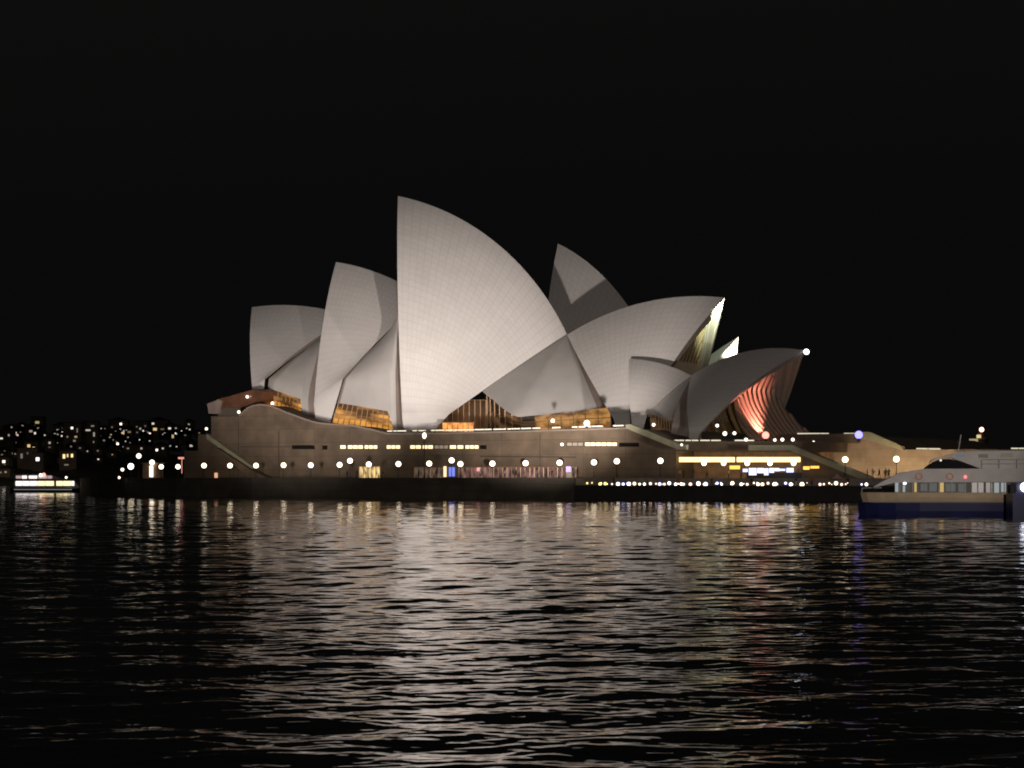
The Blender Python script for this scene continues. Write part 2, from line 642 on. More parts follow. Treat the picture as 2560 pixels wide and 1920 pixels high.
class Hall:
    """One hall: t runs south along its axis (towards the right and the camera), b runs west (towards the camera)."""

    def __init__(s, px, Y, deg):
        a = math.radians(deg)
        s.o = Vector(((px - CX) / F * Y, Y))
        s.u = Vector((math.cos(a), -math.sin(a)))
        s.w = Vector((-math.sin(a), -math.cos(a)))

    def world(s, p):
        q = s.o + s.u * p[0] + s.w * p[1]
        return Vector((q.x, q.y, p[2]))

    def on(s, px, py, b=0.0):
        o = s.o + s.w * b
        k = (px - CX) / F
        t = (k * o.y - o.x) / (s.u.x - k * s.u.y)
        Y = o.y + s.u.y * t
        return Vector((t, b, zat(py, Y)))


def sphere_centre(a, b, c, R):
    ab, ac = b - a, c - a
    n = ab.cross(ac)
    cc = a + (n.cross(ab) * ac.length_squared + ac.cross(n) * ab.length_squared) / (2 * n.length_squared)
    h = math.sqrt(max(0.0, R * R - (cc - a).length_squared))
    n.normalize()
    k = [cc + n * h, cc - n * h]
    return min(k, key=lambda p: p.y + p.z)


def slerp(c, p, q, f):
    a, b = p - c, q - c
    w = a.angle(b)
    return c + (a * math.sin((1 - f) * w) + b * math.sin(f * w)) / math.sin(w)


class Shell:
    def __init__(s, K, V, P, R=R_SPHERE, Pr=None, B=None):
        """K peak, V valley, P foot of the mouth rib; Pr foot of the rear rib; B the two corners of the pedestal below (mouth, rear)."""
        s.K, s.V, s.P, s.R = K, V, P, R
        s.Pr = Pr or P
        s.B = B
        s.c = sphere_centre(K, V, (s.P + s.Pr) / 2, R)
        c0 = Vector((s.c.x, 0, s.c.z))
        s.r0 = (K - c0).length
        s.aV = math.atan2(V.z - c0.z, V.x - c0.x)
        s.aK = math.atan2(K.z - c0.z, K.x - c0.x)
        s.c0 = c0

    def ridge(s, f):
        a = s.aV + (s.aK - s.aV) * f
        return s.c0 + Vector((math.cos(a), 0, math.sin(a))) * s.r0

    def foot(s, f):
        return s.Pr.lerp(s.P, f)

    def pt(s, f, g):
        """f along the ridge from valley (0) to peak (1), g from the pedestal (0) up to the ridge (1); g < 0 is the pedestal itself."""
        p = s.foot(f)
        if g < 0:
            return p.lerp(s.B[1].lerp(s.B[0], f), -g)
        q = s.ridge(f)
        d = slerp(s.c, s.c + (p - s.c).normalized(), s.c + (q - s.c).normalized(), g) - s.c
        return s.c + d * ((p - s.c).length * (1 - g) + (q - s.c).length * g)

    def inner(s, p, th):
        return s.c + (p - s.c) * (1 - th / s.R)

    def build(s, hall, parent, label=None, n=36, m=26, th=1.3, ribs=14, name='roof_shell'):
        mb = MB()
        fs = [i / n for i in range(n + 1)]
        gs = ([-1.0, -0.66, -0.33] if s.B else []) + [(0.0 if s.B else 0.015) + (1.0 if s.B else 0.985) * j / m for j in range(m + 1)]
        L = (s.K - s.P).length
        for side in (1, -1):
            def W(p):
                return hall.world((p.x, p.y * side, p.z))
            out = [[W(s.pt(f, g)) for f in fs] for g in gs]

            def tk(g):
                return th * min(1.0, 0.25 + 0.9 * max(g, 0)) * (1.0 if g < 0.9 else max(0.12, (1 - g) / 0.1))
            inn = []
            for g in gs:
                row = []
                for f in fs:
                    p = s.inner(s.pt(f, g), tk(g))
                    p.y = max(p.y, 0.0)
                    row.append(W(p))
                inn.append(row)
            uv = [[(f * ribs * 1.4, g * L / 1.7) for f in fs] for g in gs]
            mb.grid(out, 0, uv, flip=side < 0)
            mb.grid(inn, 1, [[(f * ribs * 1.0, g * L / 2.2) for f in fs] for g in gs], flip=side > 0)
            for col in (0, n):
                e = [[r[col] for r in out], [r[col] for r in inn]]
                mb.grid(e, 2)
            e = [out[0], inn[0]]
            mb.grid(e, 2)
        o = mb.build(name, [M['tile'], M['concrete'], M['rim']], parent, smooth=True)
        if label:
            o['label'] = label
        return o


opera = thing('opera_house', at(1280, 1197, 440), 'white shell-roofed performing arts hall floodlit on its stone podium beside the harbour', 'opera house')

# --- podium: the long west wall with its wave-shaped northern top
prof = [(460, 1203), (460, 1127), (495, 1127), (495, 1086), (528, 1086), (528, 1041), (601, 1040), (612, 1030), (624, 1021), (636, 1016),
        (652, 1013), (668, 1014), (684, 1018), (702, 1025), (720, 1033), (745, 1042), (769, 1051), (798, 1059), (830, 1062), (885, 1066),
        (930, 1075), (972, 1086), (1100, 1085), (1350, 1079), (1575, 1072), (1690, 1103), (1690, 1203)]
pb = MB()
front = [WL.pt(x, y) for x, y in prof]
pb.prism(front[::-1], (WL.n.x * 95, WL.n.y * 95, 0))
podium = pb.build('podium', M['granite'], opera)
# coping along the top of the wave and the long edge
cp = MB()
top = [WL.pt(x, y, -0.25) for x, y in prof[6:25]]
for a, b in zip(top[:-1], top[1:]):
    cp.bar(a + Vector((0, 0, 0.12)), b + Vector((0, 0, 0.12)), 0.6, 0.3)
cp.build('coping', M['rim'], podium)
# shadow groove under the wall's upper panel band and the vertical movement joints
for x, y0, x2, y1, w, h in ((596, 1046, 596, 1190, 0.12, 0.06), (697, 1078, 697, 1196, 0.12, 0.06), (1350, 1084, 1350, 1165, 0.14, 0.06),
                            (600, 1117, 728, 1117, 0.06, 0.12), (1200, 1141, 1440, 1143, 0.06, 0.18)):
    gm = MB()
    gm.bar(WL.pt(x, y0, -0.02), WL.pt(x2, y1, -0.02), w, h)
    gm.build('wall_joint', M['joint'], podium)


def wall_panel(name, x0, x1, y0, y1, m, parent, proud=0.06, depth=0.14, line=WL, label=None):
    mb = MB()
    line = line.shift(-proud)
    p = [line.pt(x0, y0), line.pt(x1, y0), line.pt(x1, y1), line.pt(x0, y1)]
    mb.prism(p, (line.n.x * depth, line.n.y * depth, 0))
    o = mb.build(name, m, parent)
    if label:
        o['label'] = label
    return o


for x0, x1, m in ((850, 865, 'strip'), (869, 908, 'strip'), (911, 944, 'strip'), (966, 1001, 'strip'), (1025, 1053, 'strip'), (1056, 1083, 'strip'),
                  (1124, 1141, 'strip'), (1143, 1159, 'strip'), (1163, 1197, 'strip'), (1417, 1458, 'strip_dim'), (1462, 1543, 'strip'),
                  (1086, 1121, 'strip_dim')):
    yy = 1113 if x0 < 1300 else 1106
    line = WL.shift(-0.06)
    mb = MB()
    mb.prism([line.pt(x0, yy), line.pt(x1, yy), line.pt(x1, yy + 9), line.pt(x0, yy + 9)], (line.n.x * 0.14, line.n.y * 0.14, 0))
    k = max(1, round((x1 - x0) / 13))
    for i in range(k + 1):
        xx = x0 + (x1 - x0) * i / k
        mb.bar(line.pt(xx, yy - 0.5) - Vector((0, 0.05, 0)), line.pt(xx, yy + 9.5) - Vector((0, 0.05, 0)), 0.13, 0.1, 1)
    for e in (-0.4, 9.4):
        mb.bar(line.pt(x0, yy + e) - Vector((0, 0.05, 0)), line.pt(x1, yy + e) - Vector((0, 0.05, 0)), 0.12, 0.12, 1)
    mb.build('window', [M[m], M['joint']], podium)
for x0, x1, yy in ((730, 786, 1113), (806, 818, 1114), (1548, 1597, 1107), (1200, 1216, 1113)):
    wall_panel('window', x0, x1, yy, yy + 10, M['slot'], podium, label='unlit window slot')

# diagonal stair up the podium's north end
st = MB()
st.prism([WL.pt(x, y, -0.1) for x, y in ((526, 1085), (640, 1166), (640, 1178), (526, 1097))][::-1], (-WL.n.x * 1.2, -WL.n.y * 1.2, 0))
st.build('stair_parapet', M['parapet'], opera)
st = MB()
st.prism([WL.pt(x, y, -0.06) for x, y in ((640, 1172), (690, 1197), (640, 1197), (560, 1120))][::-1], (-WL.n.x * 2.4, -WL.n.y * 2.4, 0))
st.build('stair_flank', M['granite'], opera)

# --- restaurant terrace: slab over the bar, the bar's back wall, the stair south of it
tb = MB()
TL = WL.shift(7.0)
tb.prism([WL.pt(x, y) for x, y in ((1690.5, 1103), (2005, 1103), (2005, 1128), (1690.5, 1128))][::-1], (WL.n.x * 60, WL.n.y * 60, 0))
terrace = tb.build('terrace_slab', M['granite'], opera)
bw = MB()
bw.prism([TL.pt(x, y) for x, y in ((1660, 1124), (2012, 1124), (2012, 1200), (1660, 1200))][::-1], (WL.n.x * 30, WL.n.y * 30, 0))
M['barwall'] = mat('bar_back_wall', (0.26, 0.17, 0.11), 0.6, noise=0.3, nscale=0.7)
bar_wall = bw.build('bar_back_wall', M['barwall'], opera)
for x0, x1 in ((1698, 1834), (1842, 1998)):
    wall_panel('soffit_light', x0, x1, 1143, 1155, M['bar_light'], opera, proud=-1.2, depth=0.5)
for x0, x1, y0, y1 in ((1824, 1848, 1164, 1173), (2008, 2022, 1166, 1174), (2026, 2046, 1165, 1171)):
    wall_panel('heater', x0, x1, y0, y1, M['amber'], opera, proud=2.6, depth=0.3)
for x0, x1, y0, y1 in ((1857, 1868, 1172, 1180), (1872, 1890, 1170, 1188), (1893, 1908, 1170, 1183), (1910, 1920, 1171, 1188), (1923, 1934, 1170, 1182),
                       (1936, 1947, 1170, 1178), (1948, 1962, 1172, 1177), (1966, 1983, 1170, 1181)):
    wall_panel('display_panel', x0, x1, y0, y1, M['blue_panel'], bar_wall, proud=3.0, depth=0.2)
for px in (1760, 1809, 1868, 1925, 1984):
    q = WL.shift(0.6)
    pm_ = MB()
    p = q.pt(px, 1158)
    pm_.ball(p, 0.48)
    pm_.bar(p, p + Vector((0, 0, 1.0)), 0.06, mi=1)
    pm_.build('pendant_lamp', [M['globe'], M['darkmetal']], opera, smooth=True)
cn = MB()
cn.prism([WL.pt(x, y, 3.6) for x, y in ((1845, 1181), (1990, 1181), (1990, 1199), (1845, 1199))][::-1], (WL.n.x * 0.5, WL.n.y * 0.5, 0))
cn.build('bar_counter', M['darkmetal'], opera)
sp_ = MB()
sp_.prism([WL.pt(x, y, -0.3) for x, y in ((1880, 1113), (1986, 1113), (2188, 1193), (2188, 1203), (2172, 1203), (1983, 1126), (1880, 1126))][::-1],
          (-WL.n.x * 1.2, -WL.n.y * 1.2, 0))
sp_.build('stair_parapet', M['parapet'], opera)
sf = MB()
sf.prism([WL.pt(x, y, -0.2) for x, y in ((2006, 1130), (2180, 1203), (2006, 1203))][::-1], (WL.n.x * 5, WL.n.y * 5, 0))
sf.build('stair_flank', M['granite'], opera)
sp_ = MB()
sp_.prism([WL.pt(x, y, -0.15) for x, y in ((1570, 1062), (1582, 1061), (1704, 1112), (1722, 1112), (1722, 1124), (1700, 1124), (1572, 1071))][::-1],
          (-WL.n.x * 0.9, -WL.n.y * 0.9, 0))
sp_.build('stair_parapet', M['parapet'], opera)

# --- south block: the long lit wall beside the great stairs and the forecourt edge
SB = WL.shift(20)
sb = MB()
sb.prism([SB.pt(x, y) for x, y in ((1930, 1205), (1930, 1090), (2148, 1090), (2262, 1124), (2800, 1122), (2800, 1205))][::-1],
         (SB.n.x * 60, SB.n.y * 60, 0))
south = sb.build('south_wall', M['sandstone'], opera)
fb = MB()
fb.prism([SB.pt(x, y, -0.1) for x, y in ((1945, 1086), (2150, 1084), (2150, 1108), (1945, 1110))][::-1], (-SB.n.x * 0.8, -SB.n.y * 0.8, 0))
fb.build('fascia', M['granite'], opera)
sp_ = MB()
sp_.prism([SB.pt(x, y, -0.1) for x, y in ((2150, 1080), (2180, 1080), (2262, 1116), (2262, 1126), (2150, 1094))][::-1], (-SB.n.x * 1.0, -SB.n.y * 1.0, 0))
sp_.build('stair_parapet', M['parapet'], opera)


def rail(line, segs, back_, name='handrail'):
    mb = MB()
    runs = []
    for x0, y0, x1, y1, lit in segs:
        a, b = line.pt(x0, y0, back_), line.pt(x1, y1, back_)
        mb.bar(a, b, 0.07)
        L = (b - a).length
        k = max(1, int(L / 2.0))
        for i in range(k + 1):
            q = a.lerp(b, i / k)
            mb.bar(q, q - Vector((0, 0, 1.0)), 0.05)
        if lit:
            i = 0
            x = 0.0
            while x < L:
                l = random.uniform(0.6, 2.6)
                if random.random() < 0.82:
                    lb = MB()
                    runs.append(lb)
                    lb.bar(a.lerp(b, x / L) + Vector((0, 0, -0.14)), a.lerp(b, min(1, (x + l) / L)) + Vector((0, 0, -0.14)), 0.12, 0.22)
                x += l + random.uniform(0.05, 0.5)
    r = mb.build(name, M['darkmetal'], opera)
    for lb in runs:
        lb.build('rail_light', M['rail_light'], r)
    return r


rail(WL, [(962, 1076, 1250, 1071, True)], 0.9)
rail(WL, [(1250, 1071, 1575, 1061, True)], 0.9)
rail(WL, [(1680, 1099, 1880, 1099, True)], 0.9)
rail(WL, [(1880, 1107, 1985, 1107, True)], 0.9)
rail(SB, [(1990, 1082, 2150, 1082, True)], 0.6)
rail(SB, [(2230, 1119, 2410, 1121, True)], 0.6)
rail(SB, [(2525, 1119, 2600, 1119, True)], 0.6)

# --- the concert hall's shells
CH = Hall(995, 481, 22)
K2, V12, P2 = CH.on(995, 490), CH.on(1417, 835), CH.on(1006, 1050, 23)
K1, P1 = CH.on(1812, 744), CH.on(1598, 1050, 18)
K3, V3, P3 = CH.on(840, 655), CH.on(1065, 745), CH.on(785, 1010, 21)
K4, V4, P4 = CH.on(630, 768), CH.on(880, 792), CH.on(631, 978, 18)
sh2 = Shell(K2, V12, P2, Pr=CH.on(1122, 1036, 22.4), B=(CH.on(1011, 1082, 22.6), CH.on(1080, 1082, 22.4)))
sh1 = Shell(K1, V12 + Vector((0.1, 0, -0.15)), P1, Pr=CH.on(1533, 1046, 18), B=(CH.on(1590, 1074, 18), CH.on(1543, 1074, 18)))
sh3 = Shell(K3, V3, P3, Pr=CH.on(858, 946, 20.6), B=(CH.on(790, 1066, 21.2), CH.on(822, 1068, 21)))
sh4 = Shell(K4, V4, P4, Pr=CH.on(662, 946, 17.6), B=(CH.on(637, 1022, 18.2), CH.on(653, 1022, 18)))
sh2.build(CH, opera, 'tallest white shell', ribs=17)
sh1.build(CH, opera, 'large white shell with a greenish lit mouth', ribs=15, th=1.8)
sh3.build(CH, opera, 'tall narrow white shell just behind the tallest one', ribs=13)
sh4.build(CH, opera, 'lowest white shell, over the copper canopy', ribs=12)


def pw(xs, ys, x):
    return float(np.interp(x, xs, ys))


def side_shell(hall, A, B, low, inset=0.9, bulge=None, nv=26, nu=20, glass='foyer_glass', v0=0.0, v1=1.0, panes=9, edge=0.0, edge2=0.0, down=None, glass_b=None, pier_shade=(0.0, 1.0)):
    """Infill shell between two main shells: ruled from curve A(u) to curve B(u), open below low(v), glazed under the opening."""
    def surf(u, v, extra=0.0):
        p = A(u).lerp(B(u), v)
        k = bulge(u, v) if bulge else 0.0
        return Vector((p.x, p.y - inset - edge * max(0, 1 - v / 0.14) - edge2 * max(0, (v - 0.86) / 0.14) - extra + k, p.z))
    rows = []
    for i in range(nu + 1):
        row = []
        for j in range(nv + 1):
            v = v0 + (v1 - v0) * j / nv
            l = low(v)
            row.append(surf(l + (1 - l) * i / nu, v))
        rows.append(row)
    mb = MB()
    W = hall.world
    out = [[W(p) for p in r] for r in rows]
    inn = [[W((p.x, p.y - 0.5, p.z)) for p in r] for r in rows]
    ja, jb = round(pier_shade[0] * nv), round(pier_shade[1] * nv)      # concrete pier strips, and dark strips painted in for shade beside the shells
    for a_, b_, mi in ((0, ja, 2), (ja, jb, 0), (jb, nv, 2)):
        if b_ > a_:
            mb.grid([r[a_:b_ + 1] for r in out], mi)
    mb.grid(inn, 1, [[(0, 0)] * (nv + 1)] * (nu + 1), flip=True)
    mb.grid([out[0], inn[0]], 2)
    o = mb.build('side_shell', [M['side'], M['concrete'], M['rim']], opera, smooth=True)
    if glass:
        g = MB()
        t = MB()
        gr, uv = [], []
        for i in range(5):
            row, ur = [], []
            for j in range(nv + 1):
                v = v0 + (v1 - v0) * j / nv
                l = low(v)
                top_ = surf(max(l, 0.02) + 0.02, v, 0.7)
                bot = surf(0.0, v, 0.3)
                bot.z = min(bot.z, top_.z - 0.5)
                if down is not None:
                    bot = Vector((top_.x, top_.y - 0.4, down))
                p = bot.lerp(top_, i / 4)
                row.append(W(p))
                ur.append((v * panes, i / 4 * 2))
            gr.append(row)
            uv.append(ur)
        if glass_b:
            h = nv * 11 // 20
            g.grid([r[:h + 1] for r in gr], 0, [r[:h + 1] for r in uv])
            g.grid([r[h:] for r in gr], 1, [r[h:] for r in uv])
        else:
            g.grid(gr, 0, uv)
        go = g.build('glass_wall', [M[glass], M[glass_b or glass]], opera)
        for j in range(0, nv + 1, 2):
            for i in range(4):
                t.bar(gr[i][j] - Vector((0, 0.25, 0)), gr[i + 1][j] - Vector((0, 0.25, 0)), 0.16)
        for i in (2, 4):
            for j in range(nv):
                t.bar(gr[i][j] - Vector((0, 0.25, 0)), gr[i][j + 1] - Vector((0, 0.25, 0)), 0.14)
        t.build('mullion', M['bronze'], go)
    return o


def sub(sh, f, g0, g1):
    return lambda u: sh.pt(f, g0 + (g1 - g0) * u)


def subp(sh, f, g1, k):
    """From the pedestal's foot (u = 0) past its top (u = k) up to g1 (u = 1)."""
    return lambda u: sh.pt(f, u / k - 1) if u < k else sh.pt(f, g1 * (u - k) / (1 - k))


# A4 | A3, A3 | A2, A2 | A1
side_shell(CH, subp(sh4, 0.0, 1.0, 0.28), subp(sh3, 1.0, 0.62, 0.2), lambda v: pw((0, 0.70, 0.74, 1), (0.20, 0.20, 0.0, 0.0), v), edge=1.0, edge2=2.0, pier_shade=(0.0, 0.86))
side_shell(CH, subp(sh3, 0.0, 1.0, 0.40), subp(sh2, 1.0, 0.6, 0.12), lambda v: pw((0, 0.80, 0.84, 1), (0.20, 0.16, 0.0, 0.0), v), edge=0.0, edge2=2.2, inset=0.6, pier_shade=(0.05, 0.88))
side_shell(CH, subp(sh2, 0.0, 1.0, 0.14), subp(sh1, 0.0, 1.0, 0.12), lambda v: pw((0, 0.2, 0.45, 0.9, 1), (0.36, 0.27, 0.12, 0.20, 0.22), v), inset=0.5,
           bulge=lambda u, v: 3.0 * (1 - u) * max(0, 1 - abs(v - 0.45) / 0.5), glass='dim_glass', panes=16, down=14.0, edge2=2.2, glass_b='amber_glass', pier_shade=(0.0, 0.92))


def mouth(hall, sh, f_top, z_bot, flare, n_mull, glass, mull_mat, z_knee=0.5, width=0.34):
    """Glass wall hung inside a south-facing shell mouth: follows the shell at ridge fraction f_top, then flares outward at the foot."""
    G = [0.02 + 0.96 * i / 40 for i in range(41)]
    E = [sh.inner(sh.pt(f_top, g), 1.2) for g in G]          # near edge, P -> ridge
    zs = [p.z for p in E]
    bs = [max(p.y, 0) for p in E]
    ts = [p.x for p in E]
    zt = zs[-1]
    zk = z_bot + (zt - z_bot) * z_knee

    def T(z, b):
        t = pw(zs, ts, max(z, zk))
        if z < zk:
            k = (zk - z) / (zk - z_bot)
            t = t - (t - pw(zs, ts, z)) * 0.0 + flare * k ** 1.6
        return t

    def Bmax(z):
        return pw(zs, bs, z)
    NZ, NB = 24, 16
    g = MB()
    rows, uv = [], []
    for i in range(NZ + 1):
        z = z_bot + (zt - 0.3 - z_bot) * i / NZ
        bm = Bmax(z)
        rows.append([hall.world((T(z, 0), bm * (1 - 2 * j / NB), z)) for j in range(NB + 1)])
        uv.append([(bm * (1 - 2 * j / NB), z) for j in range(NB + 1)])
    g.grid(rows, 0, uv)
    go = g.build('glass_wall', M[glass], opera)
    b_all = Bmax(z_bot)
    for k in range(n_mull):
        b = b_all * (1 - 2 * (k + 0.5) / n_mull)
        mb = MB()
        pts = []
        for i in range(NZ + 1):
            z = z_bot + (zt - z_bot) * i / NZ
            if abs(b) < Bmax(z):
                pts.append(hall.world((T(z, 0) + 0.35, b, z)))
        for p, q in zip(pts[:-1], pts[1:]):
            mb.bar(p, q, width, 0.45)
        if mb.f:
            mb.build('mullion', M[mull_mat], go)
    return go


mouth(CH, sh1, 0.90, P1.z + 0.2, 5.0, 15, 'mouth_glass', 'tan', width=0.7)

# --- theatre hall behind (smaller, turned a little more towards the camera)
TH = Hall(1395, 507, 41)
tK2 = TH.on(1395, 609)
tK1 = TH.on(1846, 842)
tV = Vector((tK1.x * 0.55, 0, 31.5))
sht2 = Shell(tK2, tV, Vector((10.0, 18.0, 13.0)))
sht1 = Shell(tK1, Vector((tK1.x * 0.5, 0, 18.0)), Vector((tK1.x - 11.0, 13.0, 13.0)), 120.0)
sht3 = Shell(Vector((-14.0, 0, 45.0)), Vector((4.0, 0, 38.0)), Vector((-7.0, 16.0, 14.0)))
sht2.build(TH, opera, 'grey peaked shell of the smaller hall behind', ribs=14)
sht1.build(TH, opera, 'small white-lit shell mouth of the hall behind', ribs=12, th=2.6)
sht3.build(TH, opera, ribs=11)
mouth(TH, sht1, 0.94, 13.2, 4.0, 9, 'mouth_glass', 'bronze')

# --- restaurant: two small shells back to back at the south-west corner
RS = Hall(2012, 420, 40)
rK1 = RS.on(2012, 876)
rK2 = RS.on(1573, 897)
rV = RS.on(1729, 938)
shr1 = Shell(rK1, rV, RS.on(1752, 1080, 13.0), 52.0, Pr=RS.on(1722, 1076, 13.0), B=(RS.on(1742, 1100, 13.0), RS.on(1722, 1100, 13.0)))
shr2 = Shell(rK2, rV + Vector((0.05, 0, -0.1)), RS.on(1578, 1046, 11.0), 52.0, Pr=RS.on(1617, 1036, 11.0), B=(RS.on(1581, 1080, 11.0), RS.on(1606, 1080, 11.0)))
shr1.build(RS, opera, 'small grey shell with a red-lit mouth above the bar', ribs=11, th=0.9)
shr2.build(RS, opera, 'smallest grey shell, without a lit mouth', ribs=9, th=0.9)
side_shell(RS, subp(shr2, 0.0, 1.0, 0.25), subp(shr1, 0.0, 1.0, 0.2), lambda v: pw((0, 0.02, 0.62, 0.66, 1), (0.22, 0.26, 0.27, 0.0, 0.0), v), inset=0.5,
           bulge=lambda u, v: 1.2 * (1 - u) * max(0, 1 - abs(v - 0.66) / 0.5) - 3.6 * (1 - u) ** 0.5 * max(0, (v - 0.66) / 0.34), glass='dim_glass', panes=8, down=11.4, pier_shade=(0.0, 0.66))
mouth(RS, shr1, 0.74, 11.2, 7.0, 14, 'mouth_glass', 'pale', z_knee=0.6, width=0.5)

# --- north foyer lounge: copper-lit canopy at the far left end, on top of the podium's step
NL = WL.shift(1.2)
lb = MB()
lb.prism([NL.pt(x, y) for x, y in ((522, 1009), (545, 998), (640, 972), (648, 978), (640, 1004), (603, 1019), (555, 1020), (548, 1028), (543, 1036), (526, 1034))][::-1],
         (NL.n.x * 14, NL.n.y * 14, 0))
M['copper'] = mat('lit_copper_canopy', (0.20, 0.095, 0.055), 0.4, 0.4, noise=0.25, nscale=0.6)
canopy = lb.build('foyer_canopy', M['copper'], opera)
lb = MB()
lb.prism([NL.pt(x, y, -0.3) for x, y in ((520, 1010), (548, 999), (556, 1002), (549, 1034), (524, 1034))][::-1], (NL.n.x * 3, NL.n.y * 3, 0))
lb.build('canopy_end', M['rim'], canopy)
wall_panel('glass_wall', 545, 600, 1020, 1040, lit_glass_material('lounge_glass', (0.012, 0.009, 0.007), (0.25, 0.2, 0.15), 0.6, (3, 3), 0.56), opera, proud=-1.6, depth=0.2)

# --- lamps fixed to the building


def fixed_lamp(name, p, r, m, light=None, color=(1, 1, 1), host=opera):
    mb = MB()
    mb.ball(p, r)
    mb.lathe(Vector(p) - Vector((0, 0, r * 1.6)), [(r * 0.5, 0), (r * 0.35, r * 0.7)], 8, 1)
    o = mb.build(name, [M[m], M['darkmetal']], host, smooth=True)
    if light:
        point('lamp_light', Vector(p) + Vector((0, -0.6, 0)), light, color, 0.2)
    return o


fixed_lamp('tip_lamp', RS.world((rK1.x + 0.5, 0.2, rK1.z - 0.3)), 0.55, 'white_lamp')
fixed_lamp('foot_lamp', at(1914, 1088, 414), 0.7, 'red_lamp')
spot('foot_light', at(1914, 1082, 416.5), at(1850, 1000, 425), 2.6e4, (1.0, 0.32, 0.24), 68, 0.7, 0.3)
fixed_lamp('blue_lamp', at(2147, 1087, 404), 0.75, 'blue_lamp')
fixed_lamp('mouth_lamp', CH.world((K1.x - 1.2, -0.4, K1.z - 2.2)), 0.5, 'white_lamp')
for hall_, k_, e_, c_ in ((CH, K1, 14000, (0.85, 1.0, 0.70)), (TH, tK1, 15000, (1.0, 1.0, 0.92))):
    spot('mouth_light', hall_.world((k_.x + 1.6, 1.6, k_.z - 5.0)), hall_.world((k_.x - 3.0, -2.6, k_.z - 1.6)), e_, c_, 125, 0.5, 0.4)
for x, y, Y, r, m in ((618, 992, 470, 0.42, 'globe_small'), (629, 991, 470, 0.3, 'globe_small'), (597, 1030, 465, 0.42, 'globe_small'),
                      (681, 1008, 463, 0.42, 'globe_small'), (516, 1072, 478, 0.4, 'globe_small'), (1467, 1058, 420, 0.75, 'globe_small'),
                      (1382, 1052, 427, 0.5, 'globe_small'), (1405, 1111, 424, 0.4, 'globe_small'), (1812, 1084, 404, 0.5, 'globe_small'),
                      (1836, 1083, 404, 0.4, 'globe_small'), (1793, 1064, 404, 0.4, 'globe_small'), (1634, 1062, 413, 0.4, 'globe_small'),
                      (1937, 1100, 400, 0.35, 'globe_small'), (1956, 1099, 400, 0.42, 'globe_small'), (1982, 1099, 398, 0.4, 'globe_small'),
                      (1704, 1112, 405, 0.3, 'globe_small'), (1865, 1099, 402, 0.4, 'globe_small'), (2034, 1105, 408, 0.3, 'globe_small')):
    fixed_lamp('terrace_lamp', at(x, y, Y), r * 0.78, m)


def glazing(name, line, back, x0, x1, y0, y1, m, panes, parent=opera):
    g, t = MB(), MB()
    line = line.shift(back)
    A, B, Cc, D = line.pt(x0, y1), line.pt(x1, y1), line.pt(x1, y0), line.pt(x0, y0)
    o = Vector((0, 0, 0))
    rows = [[A.lerp(B, j / panes) + o for j in range(panes + 1)], [D.lerp(Cc, j / panes) + o for j in range(panes + 1)]]
    g.grid(rows, 0, [[(j, 0) for j in range(panes + 1)], [(j, 1) for j in range(panes + 1)]])
    go = g.build(name, m, parent)
    for j in range(panes + 1):
        t.bar(rows[0][j] - Vector((0, 0.12, 0)), rows[1][j] - Vector((0, 0.12, 0)), 0.14)
    for r in rows:
        t.bar(r[0] - Vector((0, 0.12, 0)), r[-1] - Vector((0, 0.12, 0)), 0.16)
    t.build('mullion', M['bronze'], go)
    return go


glazing('kiosk', WL, 6.0, 1106, 1184, 1056, 1080, lit_glass_material('orange_kiosk', (0.45, 0.10, 0.02), (1.0, 0.42, 0.10), 1.3, (0.8, 1.5), 0.45), 6)
glazing('entrance', WL, -0.12, 898, 950, 1166, 1199, lit_glass_material('yellow_entrance', (0.10, 0.05, 0.02), (1.0, 0.70, 0.30), 1.2, (1.4, 1.2), 0.48), 5)
glazing('shopfront', WL, -0.12, 1036, 1108, 1168, 1199, lit_glass_material('dim_shopfront', (0.03, 0.02, 0.015), (0.22, 0.14, 0.10), 0.8, (1.2, 1.2), 0.5), 8)
glazing('shopfront', WL, -0.12, 1146, 1440, 1168, 1199, lit_glass_material('pinkish_shopfront', (0.05, 0.027, 0.025), (0.42, 0.22, 0.19), 0.7, (1.1, 1.0), 0.52), 26)
glazing('glass_wall', WL, 17.0, 1050, 1215, 1000, 1084, M['brown_glass'], 12)
wall_panel('door_light', 1109, 1115, 1166, 1192, M['strip'], podium, proud=0.25)
wall_panel('blue_sign', 1122, 1136, 1168, 1191, mat('blue_backlit_panel', (0.2, 0.25, 0.7), 0.3, emit=(0.22, 0.28, 1.0), estr=0.9), podium, proud=0.35)
wall_panel('lilac_sign', 1415, 1426, 1166, 1180, mat('lilac_backlit_panel', (0.5, 0.4, 0.8), 0.3, emit=(0.62, 0.50, 1.0), estr=0.9), podium, proud=0.35)
wall_panel('door_light', 1416, 1428, 1181, 1196, M['strip_dim'], podium, proud=0.35)
wall_panel('red_sign', 1192, 1200, 1169, 1178, mat('pink_red_sign', (0.8, 0.3, 0.3), 0.3, emit=(1.0, 0.42, 0.42), estr=0.9), podium, proud=0.35)
wall_panel('door_light', 536, 543, 1182, 1197, mat('salmon_door_light', (0.8, 0.4, 0.3), 0.3, emit=(1.0, 0.52, 0.30), estr=0.8), podium, proud=0.2)

# ------------------------------------------------------------------ street lamps on the promenade


